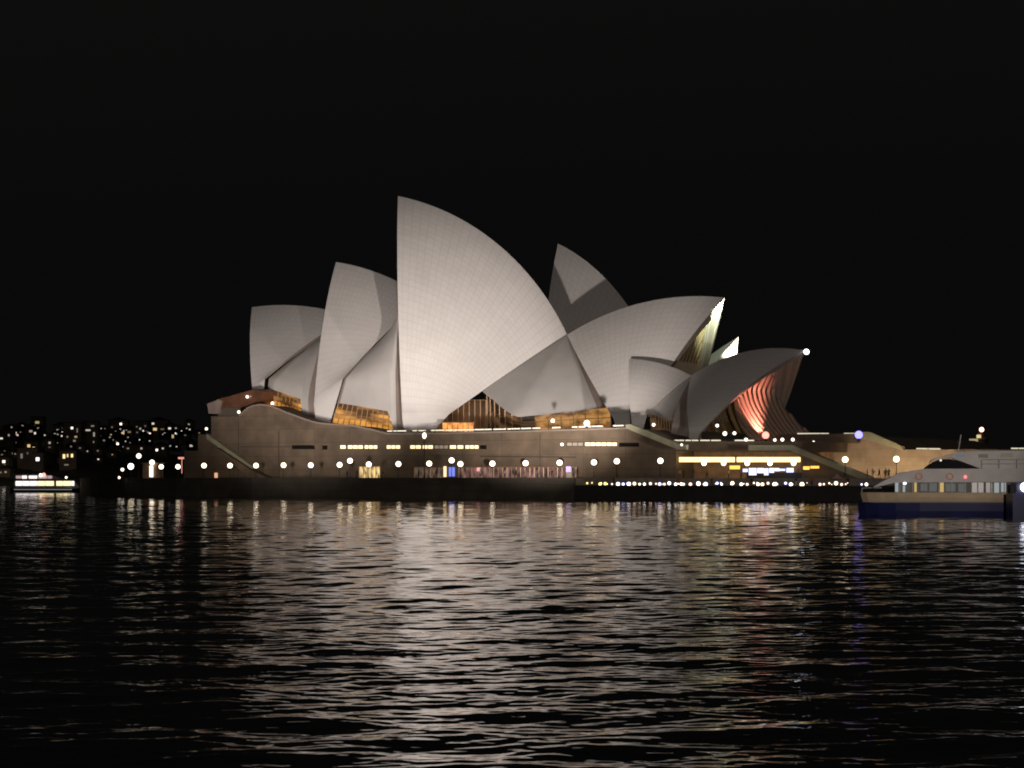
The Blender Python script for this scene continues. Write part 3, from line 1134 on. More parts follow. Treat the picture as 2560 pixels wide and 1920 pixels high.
def lamp_master(name, h, r, gm, collar=True):
    root = thing(name, (0, 0, 0), '', 'street lamp')
    p = MB()
    p.lathe((0, 0, 0), [(0.16, 0), (0.16, 0.25), (0.075, 0.35), (0.055, h - r * 1.5)], 10)
    p.build('post', M['darkmetal'], root)
    if collar:
        c = MB()
        c.lathe((0, 0, h - r * 1.5), [(0.08, 0), (0.2, 0.1), (0.22, 0.28), (0.12, 0.34)], 10)
        c.build('collar', M['darkmetal'], root)
    g = MB()
    g.ball((0, 0, h), r, 14)
    g.build('globe', M[gm], root, smooth=True)
    return root


LAMPS = [  # photo x, y of the globe, setback from the sea wall, what singles it out
    (403, 1167, None, 'globe lamp just beside the bright white kiosk at the far promenade end'),
    (445, 1167, None, 'globe lamp under the pink sign at the foot of the stepped wall end'),
    (510, 1164, 4.0, 'globe lamp against the stepped wall end, beside the salmon door light'),
    (575, 1164, 4.0, 'globe lamp under the upper half of the diagonal stair near the copper canopy'),
    (640, 1164, 4.0, 'globe lamp at the foot of the diagonal stair near the copper canopy'),
    (709, 1163, 4.0, 'globe lamp beside the vertical wall joint below the wave-shaped wall top'),
    (777, 1163, 4.0, 'globe lamp below the long dark window slot'),
    (849, 1162, 4.0, 'globe lamp below the first lit window of the row, next to a taller lamp'),
    (922, 1161, 4.0, 'globe lamp over the yellow lit entrance'),
    (996, 1160, 4.0, 'globe lamp below the short single lit window'),
    (1073, 1159, 4.0, 'globe lamp beside the thin floodlight mast'),
    (1151, 1160, 4.0, 'globe lamp close beside the blue lit panel'),
    (1231, 1159, 4.0, 'globe lamp before the pinkish shopfront, at its blue-panel end'),
    (1314, 1158, 4.0, 'globe lamp before the middle of the pinkish shopfront'),
    (1399, 1157, 4.0, 'globe lamp beside the lilac sign at the pinkish shopfront end'),
    (1485, 1156, 7.0, 'globe lamp below the long bright window strip, nearer the pinkish shopfront'),
    (1542, 1153, 7.0, 'globe lamp below the long bright window strip, nearer the bar'),
    (1651, 1152, 7.0, 'lone globe lamp on the dark wall between the window strip and the bar'),
    (2113, 1149, 8.0, 'globe lamp above the foot of the stair parapet near the ferry'),
    (2241, 1148, 8.0, 'globe lamp before the sandy lit wall, nearest the large ferry'),
]
lamp0 = lamp_master('street_lamp', 3.0, 0.55, 'globe')
first = True
for px, py, sb_, lab in LAMPS:
    if sb_ is None:
        k = (px - CX) / F
        xy = Vector((k * 492, 492))
    else:
        q = S.shift(sb_)
        xy = q.xy(px)
    o = lamp0 if first else copy_tree(lamp0)
    first = False
    o.location = (xy.x, xy.y, zat(py, xy.y) - 3.0)
    tag(o, lab, 'street lamp', 'globe lamps along the promenade')
tall0 = lamp_master('street_lamp', 3.6, 0.55, 'globe')
first = True
for px, py, lab in ((875, 1152, 'taller lamp between the lit window row and the yellow entrance'),
                    (1129, 1151, 'taller lamp standing over the blue lit panel')):
    xy = S.shift(2.0).xy(px)
    o = tall0 if first else copy_tree(tall0)
    first = False
    o.location = (xy.x, xy.y, zat(py, xy.y) - 3.6)
    tag(o, lab, 'street lamp', 'globe lamps along the promenade')

# thin mast with one lamp and small floodlight heads
xy = S.shift(5.0).xy(1061)
mast = thing('lamp_mast', (xy.x, xy.y, PROM_Z), 'thin dark mast with a single white lamp before the long stone wall', 'lamp mast')
b = MB()
zt = zat(1076, xy.y)
b.lathe((xy.x, xy.y, PROM_Z), [(0.2, 0), (0.2, 0.4), (0.12, 0.6), (0.08, zt - PROM_Z)], 8)
b.build('pole', M['darkmetal'], mast)
b = MB()
b.ball((xy.x, xy.y - 0.2, zat(1089, xy.y)), 0.42, sz=1.5)
b.build('lamp', M['globe_small'], mast, smooth=True)

# kiosk at the north end, its white lit face, and the pair of lamps on a bracket
xy = Vector(((380 - CX) / F * 497, 497))
kio = thing('kiosk', (xy.x, xy.y, PROM_Z), 'narrow kiosk with a tall glaring white panel at the far end of the promenade', 'kiosk')
b = MB()
b.box((xy.x, xy.y + 1.3, PROM_Z + 1.7), (4.2, 2.2, 3.4), -0.5)
b.box((xy.x, xy.y + 1.3, PROM_Z + 3.5), (4.8, 2.8, 0.22), -0.5)
b.build('body', M['barwall'], kio)
b = MB()
b.box((xy.x - 0.1, xy.y - 0.4, PROM_Z + 1.6), (0.85, 0.1, 2.6), -0.1)
b.build('lit_panel', mat('white_lit_panel', (0.9, 0.9, 0.85), 0.3, emit=(1.0, 0.9, 0.72), estr=1.7), kio)
b = MB()
b.ball((xy.x + 0.1, xy.y - 0.6, zat(1156, xy.y)), 0.58)
b.build('lamp', M['globe'], kio, smooth=True)
b = MB()
b.box((xy.x + 6.5, xy.y + 2.0, zat(1145, xy.y)), (1.7, 0.2, 0.45), -0.3)
b.box((xy.x + 6.5, xy.y + 2.3, zat(1145, xy.y) - 1.8), (0.12, 0.12, 3.4), -0.3)
o = b.build('sign', mat('pink_lit_sign', (0.8, 0.3, 0.25), 0.4, emit=(1.0, 0.38, 0.30), estr=0.9))
tag(o, 'small pink lit sign on a post beside the stepped wall end', 'sign')
for px, py, Y, r, m, lab in ((327, 1166, 508, 0.72, 'globe', 'big glaring lamp at the very tip of the promenade, beyond the kiosk'),
                             (306, 1174, 512, 0.4, 'globe_small', 'small warm lamp just beyond the big glaring lamp at the promenade tip'),
                             (347, 1140, 515, 0.6, 'globe_small', 'white lamp on a taller post between the kiosk and the big glaring lamp'),
                             (298, 1194, 516, 0.3, 'globe_small', 'low dim lamp at the sea wall edge by the promenade tip')):
    p = at(px, py, Y)
    t = thing('street_lamp', (p.x, p.y, PROM_Z - 0.5), lab, 'street lamp', 'globe lamps along the promenade')
    b = MB()
    b.lathe((p.x, p.y, PROM_Z - 0.5), [(0.12, 0), (0.06, max(0.3, p.z - PROM_Z + 0.5 - r))], 8)
    b.build('post', M['darkmetal'], t)
    b = MB()
    b.ball(p, r)
    b.build('globe', M[m], t, smooth=True)

# ------------------------------------------------------------------ the bar terrace: lanterns, tables, a parasol, people
LANT = {'warm': mat('warm_lantern', (0.9, 0.8, 0.6), 0.4, emit=(1.0, 0.76, 0.50), estr=3.2),
        'white': mat('white_lantern', (0.9, 0.9, 0.9), 0.4, emit=(1.0, 0.92, 0.86), estr=3.4),
        'pink': mat('pinkish_lantern', (0.9, 0.7, 0.6), 0.4, emit=(1.0, 0.66, 0.54), estr=2.0),
        'blue': mat('bluish_lantern', (0.6, 0.6, 0.9), 0.4, emit=(0.52, 0.55, 1.0), estr=3.0),
        'yellow': mat('yellow_lantern', (0.9, 0.8, 0.3), 0.4, emit=(1.0, 0.80, 0.30), estr=1.6)}
LN = [(1468, 1208, 'yellow', .34), (1480, 1207, 'yellow', .26), (1500, 1212, 'yellow', .5), (1513, 1209, 'yellow', .5), (1530, 1212, 'pink', .3),
      (1545, 1210, 'white', .55), (1558, 1212, 'blue', .45), (1572, 1210, 'white', .6), (1586, 1209, 'pink', .55), (1599, 1214, 'warm', .35), (1611, 1214, 'white', .4),
      (1626, 1209, 'pink', .45), (1649, 1211, 'blue', .5), (1661, 1211, 'pink', .38), (1673, 1208, 'white', .5), (1689, 1213, 'white', .42),
      (1703, 1210, 'white', .42), (1709, 1213, 'pink', .4), (1726, 1211, 'pink', .5), (1746, 1209, 'white', .6), (1764, 1212, 'white', .6),
      (1793, 1208, 'blue', .4), (1804, 1212, 'white', .34), (1831, 1208, 'warm', .55), (1853, 1212, 'white', .45), (1868, 1211, 'pink', .4),
      (1895, 1211, 'warm', .5), (1906, 1211, 'warm', .5), (1920, 1208, 'pink', .4), (1936, 1211, 'warm', .58), (1964, 1208, 'blue', .4),
      (1977, 1214, 'white', .5), (2005, 1211, 'warm', .65), (2050, 1211, 'pink', .42), (2090, 1208, 'warm', .55), (2104, 1213, 'pink', .4),
      (2154, 1211, 'blue', .3), (2166, 1211, 'white', .45)]
lr = random.Random(3)
for k in range(26):
    LN.append((lr.uniform(1490, 2120), lr.uniform(1205, 1213), lr.choice(['warm', 'pink', 'pink', 'white', 'warm', 'blue']), lr.uniform(.12, .3)))
LN.sort()
cname = {'warm': 'warm white', 'white': 'white', 'pink': 'faint pinkish', 'blue': 'bluish', 'yellow': 'yellow'}
ordn = ['first', 'second', 'third', 'fourth', 'fifth', 'sixth', 'seventh', 'eighth', 'ninth', 'tenth', 'eleventh', 'twelfth', 'thirteenth', 'fourteenth', 'fifteenth',
        'sixteenth', 'seventeenth', 'eighteenth', 'nineteenth', 'twentieth', 'twenty-first', 'twenty-second', 'twenty-third', 'twenty-fourth', 'twenty-fifth']
cnt = {}
for px, py, c, r in LN:
    k = cnt[c] = cnt.get(c, 0) + 1
    q = S.shift(1.3 + (int(px) * 7 % 5) * 0.25)
    xy = q.xy(px)
    z = zat(py, xy.y)
    t = thing('lantern', (xy.x, xy.y, QUAY_Z), '%s %s lantern counting along the bar terrace from the end farthest from the ferry' % (ordn[k - 1], cname[c]), 'lantern',
              'lanterns along the bar terrace')
    b = MB()
    b.ball((xy.x, xy.y, max(z, QUAY_Z + 0.35)), r * 0.62, 10)
    b.build('shade', LANT[c], t, smooth=True)
    b = MB()
    b.lathe((xy.x, xy.y, QUAY_Z), [(0.14, 0), (0.14, 0.04), (0.03, 0.06), (0.03, max(0.15, z - QUAY_Z - r * 0.5))], 8)
    b.build('stand', M['darkmetal'], t)

xy = S.shift(2.2).xy(2092)
par = thing('parasol', (xy.x, xy.y, QUAY_Z), 'pinkish lit parasol at the stair end of the bar terrace', 'parasol')
b = MB()
b.lathe((xy.x, xy.y, QUAY_Z), [(0.25, 0), (0.25, 0.06), (0.03, 0.08), (0.03, 2.2)], 8)
b.build('pole', M['darkmetal'], par)
b = MB()
b.lathe((xy.x, xy.y, QUAY_Z + 1.35), [(1.15, 0), (1.1, 0.04), (0.5, 0.5), (0.04, 0.95)], 8)
b.build('canopy', mat('pink_canvas', (0.55, 0.36, 0.30), 0.8), par)


def figure(pose, top, legs, skin=(0.30, 0.19, 0.13), hair=(0.02, 0.015, 0.01)):
    """One person as a single skinned body, coloured skin / top / trousers by height; hair is a cap over the skull."""
    J = {'pelvis': (0, 0, .95, .15), 'chest': (0, 0, 1.30, .17), 'neck': (0, 0, 1.50, .06), 'head': (0, -.02, 1.62, .095), 'crown': (0, -.01, 1.70, .085)}
    E = [('pelvis', 'chest'), ('chest', 'neck'), ('neck', 'head'), ('head', 'crown')]
    for sg, n in ((-1, 'l'), (1, 'r')):
        st_ = 0.22 * sg if pose == 'walk' else 0.03 * sg
        J['hip' + n] = (.10 * sg, 0, .90, .10)
        J['knee' + n] = (.11 * sg, -st_ * .6 - .02, .50, .065)
        J['ankle' + n] = (.11 * sg, -st_ + (.04 if pose == 'walk' else 0), .08, .045)
        J['toe' + n] = (.12 * sg, -st_ - .15, .03, .04)
        J['sh' + n] = (.19 * sg, 0, 1.42, .065)
        if pose == 'hold' and sg > 0:
            J['el' + n] = (.26 * sg, -.05, 1.14, .05)
            J['wr' + n] = (.16 * sg, -.28, 1.26, .035)
            J['ha' + n] = (.13 * sg, -.36, 1.31, .035)
        else:
            J['el' + n] = (.25 * sg, st_ * .5 + .02, 1.14, .05)
            J['wr' + n] = (.26 * sg, st_ * .8 - .05, .88, .035)
            J['ha' + n] = (.25 * sg, st_ * .9 - .07, .78, .035)
        E += [('pelvis', 'hip' + n), ('hip' + n, 'knee' + n), ('knee' + n, 'ankle' + n), ('ankle' + n, 'toe' + n), ('chest', 'sh' + n), ('sh' + n, 'el' + n),
              ('el' + n, 'wr' + n), ('wr' + n, 'ha' + n)]
    ks = list(J)
    me = bpy.data.meshes.new('person_body')
    me.from_pydata([J[k][:3] for k in ks], [(ks.index(a), ks.index(c)) for a, c in E], [])
    o = bpy.data.objects.new('tmp', me)
    COL.objects.link(o)
    o.modifiers.new('s', 'SKIN')
    sv = me.skin_vertices[0].data
    for i, k in enumerate(ks):
        sv[i].radius = (J[k][3], J[k][3] * (0.7 if k in ('pelvis', 'chest') else 1))
    sv[0].use_root = True
    o.modifiers.new('d', 'SUBSURF').levels = 1
    dg = bpy.context.evaluated_depsgraph_get()
    m2 = bpy.data.meshes.new_from_object(o.evaluated_get(dg))
    bpy.data.objects.remove(o)
    m2.materials.clear()
    for nm, c in (('skin', skin), ('shirt', top), ('trousers', legs)):
        m2.materials.append(mat('%s_cloth' % nm, c, 0.8))
    for p in m2.polygons:
        z, x = p.center.z, abs(p.center.x)
        p.material_index = 0 if z > 1.49 or (x > .2 and z < .90) else (1 if z > .93 else 2)
        p.use_smooth = True
    h = MB()
    h.lathe((0, 0.015, 1.60), [(.10, 0), (.112, .06), (.10, .12), (.06, .165), (.01, .18)], 10)
    return m2, h


POSES = []
CL = [('black', (.015, .015, .015)), ('white', (.5, .5, .48)), ('grey', (.16, .16, .16)), ('navy', (.02, .025, .06)), ('red', (.25, .04, .03)),
      ('beige', (.36, .30, .22)), ('green', (.05, .10, .05)), ('brown', (.12, .07, .04))]
PEOPLE = [  # x in the photo, setback, floor, pose, top, legs, where
    (868, 3.0, 'p', 'stand', 3, 0, 'by the yellow lit entrance'), (893, 2.4, 'p', 'walk', 0, 0, 'walking up to the yellow entrance from the tall lamp'),
    (957, 2.6, 'p', 'walk', 0, 2, 'walking away from the yellow entrance'), (1047, 3.0, 'p', 'stand', 0, 0, 'before the dim shopfront window'),
    (1090, 2.4, 'p', 'hold', 7, 0, 'beside the thin mast and its globe lamp'), (1175, 2.5, 'p', 'stand', 4, 0, 'between the blue lit panel and its globe lamp'),
    (1200, 2.2, 'p', 'walk', 1, 3, 'walking under the small pink sign'), (1262, 2.4, 'p', 'stand', 5, 0, 'before the shopfront, near its second lamp'),
    (1290, 3.0, 'p', 'walk', 0, 0, 'walking between the two shopfront lamps'), (1345, 2.2, 'p', 'stand', 2, 0, 'at the middle of the pinkish shopfront'),
    (1380, 2.6, 'p', 'hold', 0, 0, 'near the lilac sign with one arm raised'), (1434, 2.3, 'p', 'stand', 6, 0, 'at the pinkish shopfront corner nearest the bar'),
    (1699, 8.0, 'p', 'stand', 5, 7, 'in the corner of the bar recess nearest the shopfront'), (1709, 8.6, 'p', 'hold', 0, 0, 'holding a drink inside the bar recess, shopfront side'),
    (1735, 9.0, 'p', 'stand', 0, 2, 'before the brown wall of the bar recess'), (1768, 8.4, 'p', 'walk', 4, 0, 'walking in the middle of the bar recess'),
    (1822, 8.2, 'p', 'stand', 1, 0, 'under the amber heater between the two bar lights'), (1853, 8.8, 'p', 'hold', 2, 0, 'beside the bluish display of the bar'),
    (1921, 8.0, 'p', 'stand', 0, 0, 'dark against the middle of the blue-white display'), (1996, 8.0, 'p', 'hold', 7, 0, 'at the stair end of the blue-white display'),
    (2168, 7.6, 'p', 'stand', 0, 0, 'standing tall at the stair foot near the ferry'), (2182, 7.6, 'p', 'stand', 5, 5, 'beside the dark figure at the stair foot'),
    (2198, 9.0, 'p', 'walk', 0, 3, 'walking from the stair foot towards the ferry'), (2214, 9.0, 'p', 'stand', 2, 0, 'before the sandy wall, near the large ferry'),
    (2222, 8.4, 'p', 'hold', 6, 0, 'nearest the large ferry before the sandy wall'),
    (1535, 3.0, 'q', 'stand', 0, 0, 'among the yellow lanterns of the bar terrace'), (1620, 3.2, 'q', 'hold', 2, 0, 'among the lanterns below the lone lamp'),
    (1698, 2.9, 'q', 'stand', 7, 0, 'between white lanterns below the bar recess'), (1780, 3.1, 'q', 'walk', 0, 0, 'in the dark gap between lanterns of the terrace'),
    (1880, 3.0, 'q', 'stand', 3, 0, 'by the warm lanterns below the blue-white display'), (1990, 3.1, 'q', 'hold', 0, 2, 'by the large warm lantern on the terrace'),
    (2030, 3.0, 'q', 'stand', 4, 0, 'between the large warm lantern and the parasol'), (2120, 3.0, 'q', 'walk', 0, 0, 'just past the parasol on the terrace')]
bank = {}
for px, sb_, fl, pose, tc_, lc_, where in PEOPLE:
    key = (pose, tc_, lc_)
    if key not in bank:
        bank[key] = figure(pose, CL[tc_][1], CL[lc_][1])
        hm_ = bank[key][1]
    body, hairmb = bank[key]
    xy = S.shift(sb_).xy(px)
    z = PROM_Z if fl == 'p' else QUAY_Z
    o = bpy.data.objects.new('person', body)
    COL.objects.link(o)
    o.location = (xy.x, xy.y, z + 0.005)
    hb = hairmb.v
    ho = MB()
    ho.v, ho.f, ho.m, ho.uv = [v + o.location for v in hairmb.v], hairmb.f, hairmb.m, hairmb.uv
    ho.build('hair', M['slot'], o, smooth=True)
    o.rotation_euler = (0, 0, random.uniform(-2.6, 2.6))
    tag(o, 'person in a %s top %s' % (CL[tc_][0], where), 'person', 'people on the promenade and bar terrace')

# ------------------------------------------------------------------ ferries
HULLN = mat('navy_hull_paint', (0.010, 0.013, 0.055), 0.35, noise=0.2, nscale=0.5)
CREAM = mat('cream_bulwark_paint', (0.42, 0.33, 0.22), 0.5, noise=0.12, nscale=0.8)
GREYP = mat('grey_deck_paint', (0.30, 0.285, 0.27), 0.5, noise=0.12, nscale=0.8)
WHITEP = mat('white_ferry_paint', (0.7, 0.7, 0.68), 0.45)


def hull(mb, fr, L, stations, z0, z1, bw, mi=0):
    """Hull band between heights z0 and z1: pointed bow at x = 0, full beam amidships; fr maps (x, y, z) to the world."""
    rows = []
    for z, fl in ((z0, 0.86), ((z0 + z1) / 2, 0.95), (z1, 1.0)):
        ring = []
        for x, k in stations:
            ring.append(fr(x + (1 - fl) * 2.0 * max(0, 1 - x / 6), -k * bw * fl, z))
        for x, k in reversed(stations):
            ring.append(fr(x + (1 - fl) * 2.0 * max(0, 1 - x / 6), k * bw * fl, z))
        ring.append(ring[0])
        rows.append(ring)
    mb.grid(rows, mi, flip=False)
    mb.face(rows[-1][:-1], mi)


# the large ferry close on the right
fo = at(2143, 1197, 232)
fa = math.radians(-9)


def FR(x, y, z):
    return Vector((fo.x + x * math.cos(fa) - y * math.sin(fa), fo.y + x * math.sin(fa) + y * math.cos(fa), z))


ferry = thing('ferry', FR(0, 0, 0), 'large ferry with navy hull and cream bulwark lying near the stairs', 'ferry')
STN = [(0.0, 0.0), (0.8, 0.28), (2.2, 0.58), (4.0, 0.82), (6.5, 0.97), (9, 1.0), (20, 1.0), (24, 0.95)]
BW = 3.6
m_ = MB()
hull(m_, FR, 24, STN, -0.4, 1.42, BW)
m_.build('hull', HULLN, ferry, smooth=False)
m_ = MB()
hull(m_, FR, 24, [(x + 0.12, k) for x, k in STN[:-1]] + [(15.6, 1.0)] if False else [(0.35, 0.0), (1.0, 0.28), (2.4, 0.58), (4.2, 0.82), (6.6, 0.975), (9, 1.01), (15.5, 1.01)], 1.42, 2.45, BW)
m_.build('bulwark', CREAM, ferry)
m_ = MB()


def fbox(mb, x0, x1, y0, y1, z0, z1, mi=0):
    P = [FR(x, y, z) for z in (z0, z1) for x, y in ((x0, y0), (x1, y0), (x1, y1), (x0, y1))]
    mb.hexa(P, mi)


# cabin deck: posts and dark interior
fbox(m_, 4.4, 20, -2.3, 2.6, 2.45, 3.55)
cab = m_.build('cabin', mat('dim_cabin_interior', (0.10, 0.10, 0.09), 0.7), ferry)
for x0, x1, z0, z1, m in ((3.95, 4.3, 2.5, 3.5, 'w'), (4.75, 5.0, 2.5, 3.2, 'w'), (5.95, 6.2, 2.5, 3.5, 'y'), (6.6, 7.3, 2.6, 3.4, 'd'), (7.5, 8.3, 2.55, 3.45, 'd'),
                          (8.6, 9.0, 2.5, 3.5, 'y'), (9.2, 10.2, 2.55, 3.4, 'd'), (10.5, 11.3, 2.5, 3.4, 'd'), (14.2, 14.7, 2.45, 3.5, 'w'), (14.9, 15.4, 2.5, 3.5, 'w')):
    w_ = MB()
    fbox(w_, x0, x1, -2.46, -2.38, z0, z1)
    mm = {'w': ('pale_cabin_window', (0.62, 0.70, 0.72), 0.42), 'y': ('yellow_cabin_window', (1.0, 0.66, 0.22), 0.5), 'd': ('dim_cabin_window', (0.45, 0.50, 0.48), 0.13)}[m]
    nm = mm[0]
    if nm not in M:
        M[nm] = mat(nm, (0.1, 0.1, 0.1), 0.8, emit=mm[1], estr=mm[2])
    w_.build('window', M[nm], cab)
for x0, x1 in ((11.9, 13.1), (13.35, 14.0)):
    w_ = MB()
    fbox(w_, x0, x1, -2.46, -2.36, 2.46, 3.5)
    w_.build('doorway', M['slot'], cab)
w_ = MB()
w_.ball(FR(4.95, -2.9, 3.42), 0.17, sz=0.7)
w_.build('deck_lamp', M['white_lamp'], ferry, smooth=True)
# upper deck slab with its long sloping screen
m_ = MB()
side = [(1.6, 2.95), (4.0, 3.5), (15.6, 3.55), (20, 3.6), (20, 5.0), (7.0, 4.95), (4.6, 4.6), (3.8, 4.2), (2.4, 3.5)]
m_.prism([FR(x, -2.95, z) for x, z in side], FR(0, 3.0, 0) - FR(0, -2.95, 0))
m_.build('upper_deck', GREYP, ferry)
for k in range(9):
    m_ = MB()
    m_.bar(FR(4.4 + k * 1.35, -3.0, 2.45), FR(4.4 + k * 1.35, -3.0, 3.55), 0.08)
    m_.build('stanchion', GREYP, ferry)
# wheelhouse: dark rounded glass under a curved roof
m_ = MB()
wh = [(7.0, 4.96), (12.6, 4.96), (11.6, 5.35), (10.6, 5.72), (9.6, 5.98), (8.8, 5.98), (8.0, 5.7), (7.4, 5.3)]
m_.prism([FR(x, -2.1, z) for x, z in wh], FR(0, 2.1, 0) - FR(0, -2.1, 0))
wm = mat('black_wheelhouse_glass', (0.006, 0.007, 0.008), 0.7)
wm.node_tree.nodes['Principled BSDF'].inputs['Specular IOR Level'].default_value = 0.1
m_.build('wheelhouse', wm, ferry)
m_ = MB()
rf = [(7.6, 5.6), (8.4, 6.0), (9.2, 6.14), (9.8, 6.1), (11.0, 5.68), (12.8, 4.98), (20, 5.0), (20, 6.9), (12.5, 6.85), (10.5, 6.7), (8.8, 6.3), (7.8, 5.95)]
m_.prism([FR(x, -2.0, z) for x, z in rf], FR(0, 2.0, 0) - FR(0, -2.0, 0))
m_.build('upper_cabin', GREYP, ferry)
for x0, x1, z0, z1, c, e in ((10.3, 11.2, 6.2, 6.5, (0.45, 0.62, 0.75), 0.16), (12.6, 13.6, 6.1, 6.5, (0.75, 0.68, 0.55), 0.06), (14.9, 16.2, 6.15, 6.6, (0.85, 0.72, 0.5), 0.10)):
    w_ = MB()
    fbox(w_, x0, x1, -2.08, -2.0, z0, z1)
    w_.build('window', mat('dim_upper_window', (0.08, 0.08, 0.08), 0.7, emit=c, estr=e), ferry)
w_ = MB()
w_.ball(FR(8.7, -2.2, 5.85), 0.12)
w_.build('wheelhouse_lamp', mat('pale_wheelhouse_lamp', (0.9, 0.9, 0.8), 0.3, emit=(1, 0.95, 0.8), estr=0.7), ferry, smooth=True)
w_ = MB()
w_.ball(FR(11.2, -3.1, 4.1), 0.17)
w_.build('port_light', mat('red_port_light', (0.9, 0.2, 0.2), 0.3, emit=(1.0, 0.18, 0.2), estr=1.6), ferry, smooth=True)
for k in range(4):
    m_ = MB()
    z = 5.05 + 0.001 * k
    x0 = 12.9 + k * 1.8
    m_.bar(FR(x0, -2.9, 5.95), FR(x0 + 1.8, -2.9, 5.95), 0.05)
    m_.bar(FR(x0, -2.9, 5.5), FR(x0 + 1.8, -2.9, 5.5), 0.04)
    m_.bar(FR(x0, -2.9, 5.0), FR(x0, -2.9, 5.97), 0.05)
    m_.build('deck_rail', GREYP, ferry)
m_ = MB()
m_.bar(FR(10.6, 0, 6.7), FR(10.9, 0, 8.6), 0.09)
m_.bar(FR(10.5, -0.7, 7.8), FR(11.0, 0.7, 7.8), 0.06)
m_.build('mast', GREYP, ferry)
for x in (6.4, 9.6):
    m_ = MB()
    for a in range(12):
        t0, t1 = a * math.pi / 6, (a + 1) * math.pi / 6
        m_.bar(FR(x + .33 * math.cos(t0), -3.02, 4.15 + .33 * math.sin(t0)), FR(x + .33 * math.cos(t1), -3.02, 4.15 + .33 * math.sin(t1)), 0.11)
    m_.build('life_ring', mat('orange_life_ring', (0.5, 0.14, 0.05), 0.6), ferry)
m_ = MB()
for x0, x1 in ((1.4, 15.5),):
    m_.bar(FR(x0, -BW * 0.99 - 0.12, 1.45), FR(x1, -BW - 0.14, 1.45), 0.1, 0.14)
m_.build('rubbing_strake', M['darkmetal'], ferry)
# bow rail
m_ = MB()
for a_, b_ in ((0.5, 1.5), (1.5, 2.6)):
    m_.bar(FR(a_, 0, 2.9), FR(b_, 0, 2.95), 0.05)
m_.bar(FR(0.5, 0, 2.4), FR(0.5, 0, 2.9), 0.05)
m_.build('bow_rail', GREYP, ferry)

# dark navy barge-like vessel end at the frame edge with its glaring lamp
vo = at(2518, 1197, 222)
ves = thing('moored_vessel', (vo.x, vo.y, 0), 'dark navy vessel with a glaring white lamp just behind the large ferry stern', 'boat')
m_ = MB()
m_.box((vo.x + 4.1, vo.y - 1.0, 0.95), (8.2, 3.0, 3.0))
m_.box((vo.x + 4.3, vo.y - 1.0, 2.9), (7.8, 2.6, 1.2))
m_.build('hull', HULLN, ves)
m_ = MB()
m_.bar((vo.x + 1.75, vo.y - 2.6, 2.2), (vo.x + 1.75, vo.y - 2.6, 3.1), 0.08)
m_.build('lamp_bracket', M['darkmetal'], ves)
m_ = MB()
m_.ball(at(2563, 1218, vo.y - 2.75), 0.5)
m_.build('lamp', M['white_lamp'], ves, smooth=True)

# the small lit ferry far off on the left
so = at(24, 1197, 640)


def SR(x, y, z):
    return Vector((so.x + x, so.y + y, z))


sf_ = thing('ferry', SR(0, 0, 0), 'small far ferry with two brightly lit decks and a red light', 'ferry')
m_ = MB()
SST = [(0.0, 0.0), (0.7, 0.5), (2.0, 0.85), (5, 1.0), (15, 1.0), (19, 0.85), (20.6, 0.5), (21.4, 0.0)]
hull(m_, SR, 21, SST, -0.3, 1.1, 3.0)
m_.build('hull', HULLN, sf_)
m_ = MB()
m_.prism([SR(x, -2.6, z) for x, z in ((1.6, 1.1), (20.6, 1.1), (21.2, 1.45), (19.5, 3.4), (1.9, 3.4))], (0, 5.2, 0))
m_.build('main_deck', WHITEP, sf_)
m_ = MB()
m_.prism([SR(x, -2.2, z) for x, z in ((0.2, 3.8), (15.5, 3.7), (13.0, 4.9), (2.8, 5.2), (1.2, 5.4), (0.9, 4.6))], (0, 4.4, 0))
m_.build('upper_deck', WHITEP, sf_)
m_ = MB()
m_.box(SR(10.5, 0, 3.57), (21, 5.6, 0.22))
m_.build('deck_roof', M['darkmetal'], sf_)
FW = mat('ferry_window_white', (0.9, 0.9, 0.9), 0.3, emit=(1.0, 0.86, 0.84), estr=1.5)
FY = mat('ferry_window_yellow', (0.9, 0.8, 0.5), 0.3, emit=(1.0, 0.80, 0.42), estr=1.6)
for x0, x1, m in ((2.4, 4.3, FW), (4.5, 6.4, FW), (6.6, 8.6, FW), (8.8, 11.0, FY), (11.2, 13.6, FY), (14.4, 16.2, FY), (16.4, 18.6, FY), (18.8, 19.6, FW)):
    w_ = MB()
    w_.box(SR((x0 + x1) / 2, -2.65, 2.55), (x1 - x0, 0.08, 1.3))
    w_.build('window', m, sf_)
UW = mat('ferry_upper_window', (0.8, 0.7, 0.7), 0.3, emit=(0.9, 0.66, 0.66), estr=0.5)
for x0, x1, m in ((2.4, 4.0, UW), (4.2, 5.6, FW), (6.2, 8.6, FW), (9.0, 11.6, UW), (11.8, 13.0, UW)):
    w_ = MB()
    w_.box(SR((x0 + x1) / 2, -2.25, 4.4), (x1 - x0, 0.08, 0.8))
    w_.build('window', m, sf_)
w_ = MB()
w_.ball(SR(10.6, -2.3, 5.1), 0.55)
w_.build('red_light', M['red_lamp'], sf_, smooth=True)
w_ = MB()
w_.ball(SR(9.7, -2.3, 5.0), 0.5)
w_.build('deck_lamp', M['globe_small'], sf_, smooth=True)
w_ = MB()
w_.ball(SR(17.2, -2.3, 4.3), 0.35)
w_.build('stern_lamp', M['globe_small'], sf_, smooth=True)
w_ = MB()
w_.bar(SR(10.2, 0, 5.0), SR(10.2, 0, 7.2), 0.12)
w_.build('mast', M['darkmetal'], sf_)
w_ = MB()
w_.bar(SR(2, -3.02, 0.75), SR(19, -3.02, 0.75), 0.1, 0.22)
w_.build('rub_rail', mat('glowing_rub_rail', (0.7, 0.7, 0.7), 0.4, emit=(0.8, 0.75, 0.72), estr=0.25), sf_)  # glow put into the rail's paint; the rail is no lamp

